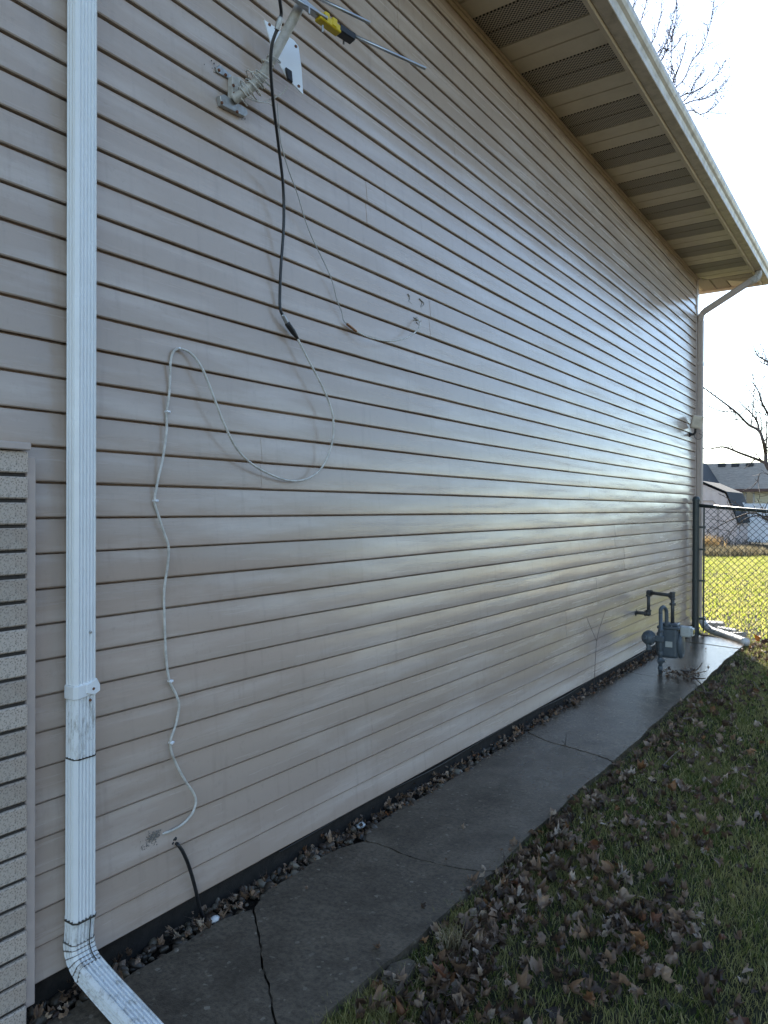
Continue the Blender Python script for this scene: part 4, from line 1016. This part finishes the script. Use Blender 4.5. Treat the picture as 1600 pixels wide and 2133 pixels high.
# planting bed beyond the lawn
def clump(name, px, py, D, spread, n, h, mat, label, wd=.02, lean=.7, grp=None):
    p = atD(px, py, D); 
    P = np.stack([rng.normal(p.x, spread, n), rng.normal(p.y, spread * .8, n), np.full(n, G)], 1)
    tag(blades(name, P, rng.uniform(.35, 1, n) * h, np.full(n, wd), rng.uniform(.05, lean, n), mat), label, 'plant', grp)
clump('ornamental_grass', 1472, 1140, 24.5, .22, 700, .75, M_STRAWO, 'amber clump of ornamental grass behind the fence post', .02, .5)
for i, (px, D, h, lab) in enumerate(((1475, 23.4, .36, 'flattened straw clump in front of the amber grass'), (1500, 23.8, .42, 'straw clump second from the fence post'), (1522, 23.6, .38, 'straw clump in the middle of the dry bed'), (1548, 23.9, .40, 'straw clump second from the right frame edge'), (1580, 24.0, .34, 'straw clump at the right frame edge'))):
    clump('dry_grass_clump', px, 1140, D, .30, 700, h, M_STRAW, lab, .02, .97, 'cut dry grasses at the lawn edge')
def shrub(px, D, n, h, sp, seed, label):
    rs = random.Random(seed); p = atD(px, 1140, D); p.z = G; bm = bmesh.new()
    for i in range(n):
        b0 = p + Vector((rs.gauss(0, sp * .5), rs.gauss(0, sp * .5), 0)); d = Vector((rs.gauss(0, .5), rs.gauss(0, .5), 1)).normalized()
        L = h * rs.uniform(.4, 1); twigs(bm, [b0, b0 + d * L * .5, b0 + d * L + Vector((rs.gauss(0, .1), rs.gauss(0, .1), 0))], .008, .004, 1, rs.randint(0, 9999), .5)
    tag(bmobj('bare_shrub', bm, M_SHRUB, None, False, False), label, 'shrub', 'leafless shrubs by the shed')
shrub(1502, 26, 40, .75, .5, 1, 'leafless twiggy shrub in front of the shed wall')
shrub(1540, 26.5, 40, .6, .5, 2, 'leafless twiggy shrub at the shed corner')
shrub(1575, 26, 40, .5, .5, 3, 'low leafless shrub before the white fence')

# fallen leaves ------------------------------------------------------
def leaf_mesh(seed):
    rs = random.Random(seed); out = []
    lob = [(-165, .30), (-140, .60), (-118, .50), (-95, .78), (-72, .60), (-50, .84), (-26, .66), (0, .98), (26, .66), (50, .84), (72, .60), (95, .78), (118, .50), (140, .60), (165, .30)]
    for an, r_ in lob:
        a = R(an + rs.gauss(0, 6)); r2 = r_ * rs.uniform(.8, 1.12); out.append((math.sin(a) * r2 * .5, math.cos(a) * r2 * .5))
    ins = [(x * .45, y * .45) for x, y in out]
    c1, c2, c3 = rs.choice((-1, 1, 1)) * rs.uniform(1.0, 3.6), rs.uniform(-1.2, 2.0), rs.uniform(-1.5, 1.5); ph = rs.uniform(0, 6)
    def z(x, y): return c1 * x * x + c2 * y * y + c3 * x * y + .14 * math.sin(11 * x + ph) * math.cos(9 * y + ph) + .07 * math.sin(23 * x - 17 * y + ph)
    V = [(0, 0, z(0, 0))] + [(x, y, z(x, y) + rs.gauss(0, .02)) for x, y in ins] + [(x * (1 - .3 * abs(c1) * abs(x)), y * (1 - .2 * abs(c2) * abs(y)), z(x, y) + rs.gauss(0, .06)) for x, y in out]
    m = len(out); T = []
    for i in range(m - 1): T += [(0, 1 + i, 2 + i), (1 + i, 1 + m + i, 2 + i), (2 + i, 1 + m + i, 2 + m + i)]
    T.append((0, m, 1))
    # stalk
    b = len(V); V += [(-.012, -.05, z(0, -.05) + .0), (.012, -.05, z(0, -.05)), (.0, -.62, z(0, -.5) + .1)]; T.append((b, b + 1, b + 2))
    return np.array(V), np.array(T)
LM = [leaf_mesh(100 + i) for i in range(20)]
cand = []
def leafpt(x, y, big=1.0, zz=None):
    s = random.choice((random.uniform(.026, .055), random.uniform(.05, .092))) * big
    cand.append((x, y, (float(gz(x, y)) + random.uniform(.018, .042)) if zz is None else zz, s, random.uniform(0, 6.28), random.gauss(0, .6), random.gauss(0, .6), random.randrange(20)))
clus = []
for px, py, sp, n in ((1010, 1905, .10, 60), (1080, 1850, .10, 45), (1000, 2010, .10, 50), (930, 2080, .09, 45), (1130, 1790, .10, 36), (1250, 1900, .10, 26), (1330, 1930, .09, 16), (1230, 1830, .10, 20), (1180, 1720, .12, 30), (1270, 1650, .14, 30), (1350, 1960, .10, 16), (1420, 1920, .09, 14), (1250, 2000, .1, 18), (1340, 2020, .1, 18), (1400, 1940, .08, 12), (1450, 1730, .12, 20), (1350, 1740, .12, 26), (1390, 1560, .2, 40), (1480, 1500, .25, 45), (1520, 1600, .2, 30), (1430, 1640, .2, 26), (1560, 1440, .3, 40), (900, 2125, .08, 20), (1080, 2110, .10, 16), (1500, 2080, .12, 10), (1200, 2090, .12, 12)):
    p = onZ(px, py, G)
    for _ in range(int(n * 1.5)): leafpt(p.x + random.gauss(0, sp), p.y + random.gauss(0, sp * 1.5))
for _ in range(560): leafpt(random.uniform(.68, 2.4), random.uniform(.9, 9.2))
for _ in range(260): leafpt(.73 + abs(random.gauss(0, .09)), random.uniform(1.7, 8.9))
for _ in range(160): leafpt(random.uniform(2.2, 5), random.uniform(.5, 9))
cand = [c for c in cand if c[0] > .67 - .004 * c[1]]
# leaves caught between foundation and slab, and blown on to the slab
for _ in range(700):
    y = random.uniform(1.0, 8.8); leafpt(random.uniform(.005, .11) - .004 * y, y, .62, G + random.uniform(.03, .062))
for px, py in ((975, 1848), (985, 1840), (790, 1972), (640, 1850), (930, 1790), (1060, 1772), (1045, 1770), (965, 1725), (1400, 1350), (1470, 1352), (1460, 1385), (1475, 1388), (1440, 1349), (880, 1890)):
    p = onZ(px, py, .012); leafpt(p.x, p.y, .55, .012)
for _ in range(45):   # debris by the meter
    p = onZ(random.gauss(1415, 18), random.gauss(1405, 5), .01); leafpt(p.x, p.y, .7, random.uniform(.008, .03))
def vis(c):
    u, v, d = proj(c[:3])
    if d <= 0 or not (-20 < u < 1620 and 0 < v < 2150): return 0
    return c[3] / d
cand.sort(key=vis, reverse=True)
protoL = []
for i, (V, T) in enumerate(LM):
    me = bpy.data.meshes.new('leaf'); me.from_pydata([tuple(v) for v in V], [], [tuple(t) for t in T]); me.materials.append(M_LEAF)
    me.polygons.foreach_set('use_smooth', [True] * len(me.polygons)); protoL.append(me)
tones = ['brown']
for c in cand[:300]:
    o = bpy.data.objects.new('fallen_leaf', protoL[c[7]]); link(o); o.location = c[:3]; o.scale = (c[3],) * 3; o.rotation_euler = (c[5], c[6], c[4])
    if c[0] < .12: tag(o, 'dry brown leaf caught between the foundation and the walkway', 'leaf', 'leaves along the foundation')
    elif c[0] < .64: tag(o, 'dry brown leaf lying on the concrete walkway', 'leaf', 'leaves on the walkway')
    else: tag(o, 'curled brown dead leaf lying in the shaded grass', 'leaf', 'fallen leaves on the lawn')
VV, TT, off = [], [], 0
for c in cand[300:]:
    V, T = LM[c[7]]; Mx = np.array(Matrix.Rotation(c[4], 3, 'Z') @ Matrix.Rotation(c[6], 3, 'Y') @ Matrix.Rotation(c[5], 3, 'X'))
    VV.append((V * c[3]) @ Mx.T + np.array(c[:3])); TT.append(T + off); off += len(V)
tag(fast_mesh('leaf_litter', np.concatenate(VV), np.concatenate(TT), M_LEAFS), 'scattered small dead leaves over lawn and walkway edge', 'leaves', kind='stuff')

# pebbles -----------------------------------------------------------
def pebble(seed):
    rs = random.Random(seed); bm = bmesh.new(); bmesh.ops.create_icosphere(bm, subdivisions=2, radius=1)
    s = (rs.uniform(.8, 1.2), rs.uniform(.65, 1), rs.uniform(.45, .7))
    for v in bm.verts:
        n_ = 1 + .12 * math.sin(v.co.x * 3 + seed) + .10 * math.cos(v.co.y * 4 + seed * 2); v.co = Vector((v.co.x * s[0], v.co.y * s[1], v.co.z * s[2])) * n_
    me = bpy.data.meshes.new('pebble'); bm.to_mesh(me); bm.free(); me.materials.append(M_PEB); me.polygons.foreach_set('use_smooth', [True] * len(me.polygons)); return me
PB = [pebble(i) for i in range(7)]
pc_ = []
for _ in range(2200):
    y = random.uniform(.6, 8.9); x = random.uniform(-.008, .115) - .005 * y
    s = random.choice((.006, .008, .010, .013, .017, .021)) * random.uniform(.8, 1.2)
    pc_.append((x, y, G + .006 + s * .35 + random.random() * .016, s))
pc_.sort(key=lambda c: (lambda q: c[3] / q[2] if q[2] > 0 and 0 < q[1] < 2133 and 0 < q[0] < 1600 else 0)(proj(c[:3])), reverse=True)
for i, c in enumerate(pc_[:220]):
    o = bpy.data.objects.new('pebble', random.choice(PB)); link(o); o.location = c[:3]; o.scale = (c[3],) * 3; o.rotation_euler = (random.gauss(0, .5), random.gauss(0, .5), random.uniform(0, 6.28))
    tag(o, 'rounded brown river pebble in the strip beside the foundation', 'pebble', 'pebbles along the foundation')
VV, TT, off = [], [], 0
pd = []
for me in PB:
    v = np.array([tuple(q.co) for q in me.vertices]); t = np.array([tuple(p.vertices) for p in me.polygons]); pd.append((v, t))
for c in pc_[220:]:
    v, t = random.choice(pd); Mx = np.array(Matrix.Rotation(random.uniform(0, 6.28), 3, 'Z') @ Matrix.Rotation(random.gauss(0, .5), 3, 'X'))
    VV.append((v * c[3]) @ Mx.T + np.array(c[:3])); TT.append(t + off); off += len(v)
tag(fast_mesh('pebble_bed', np.concatenate(VV), np.concatenate(TT), M_PEBS), 'small pebbles filling the strip beside the foundation', 'pebbles', kind='stuff')
for (px, py, s, lab) in ((752, 1719, .022, 'bright white stone among the pebbles in the middle'), (470, 1925, .018, 'white stone among the pebbles near the downspout')):
    p = onZ(px, py, 0); p.x = min(p.x, .07); bm = bmesh.new(); bmesh.ops.create_icosphere(bm, subdivisions=2, radius=s, matrix=Matrix.Translation(p) @ Matrix.Diagonal((.8, 1.2, .6, 1)))
    tag(bmobj('white_stone', bm, M_WHITESTONE, None, True), lab, 'stone')

# sticks and weeds ----------------------------------------------------
def stick(name, L, r, label, mat=M_STICK, cat='stick', sub=0):
    bm = bmesh.new(); P = [onZ(a, b_, z) for a, b_, z in L]
    if sub: twigs(bm, P, r, r * .5, 1, 77, .3)
    else: tube(bm, catmull(P, 5), r, 6, r * .6)
    tag(bmobj(name, bm, mat, None, True), label, cat)
stick('twig', [(1395, 1400, .02), (1432, 1408, .03), (1445, 1410, .025), (1465, 1430, .02), (1470, 1445, .0), (1490, 1466, -.01)], .006, 'crooked twig lying across the walkway edge by the meter', sub=1)
stick('twig', [(1418, 1396, .05), (1432, 1398, .04), (1446, 1394, .03)], .008, 'short dark stick in the leaf debris by the meter', M_BARK)
stick('twig', [(1382, 1594, -.02), (1400, 1575, 0), (1416, 1562, .0)], .003, 'pale straight stick at the walkway edge')
stick('twig', [(1570, 1420, 0), (1584, 1440, 0)], .004, 'pale stick on the lawn near the right edge')
sy = onX(1240, 1400, .06).y
bm = bmesh.new(); twigs(bm, [Vector((.05, sy, G)), onX(1240, 1380, .05), onX(1244, 1330, .05), onX(1255, 1290, .05), onX(1262, 1272, .05)], .0022, .0012, 0, 5); twigs(bm, [onX(1243, 1335, .05), onX(1232, 1310, .05), onX(1222, 1285, .06)], .002, .0012, 0, 6)
tag(bmobj('dry_weed_stalk', bm, M_TWIG, None, False, False), 'thin dry weed stalk standing against the siding', 'weed')
wp = onZ(1178, 1553, 0)
bm = bmesh.new(); twigs(bm, [wp, wp + Vector((.002, .002, .04)), wp + Vector((.004, .0, .075))], .003, .002, 0, 9); twigs(bm, [wp, wp + Vector((-.01, -.004, .018)), wp + Vector((-.022, -.006, .024))], .003, .002, 0, 9); tag(bmobj('weed_sprout', bm, M_BARK, None, False, False), 'dark weed sprouting from the walkway joint', 'weed')
ol = onZ(1583, 1330, .03)
for i, (px, py, lab) in enumerate(((1583, 1330, 'bright orange leaf lit by the sun beside the fence'), (1596, 1335, 'reddish brown leaf beside the sunlit orange leaf'))):
    p = onZ(px, py, .02); me = protoL[i + 3].copy(); me.materials[0] = M_ORANGE if i == 0 else M_BROWNF
    o = bpy.data.objects.new('sunlit_leaf', me); link(o); o.location = p; o.scale = (.13,) * 3; o.rotation_euler = (-.9, .3, 1.2 + i); tag(o, lab, 'leaf')
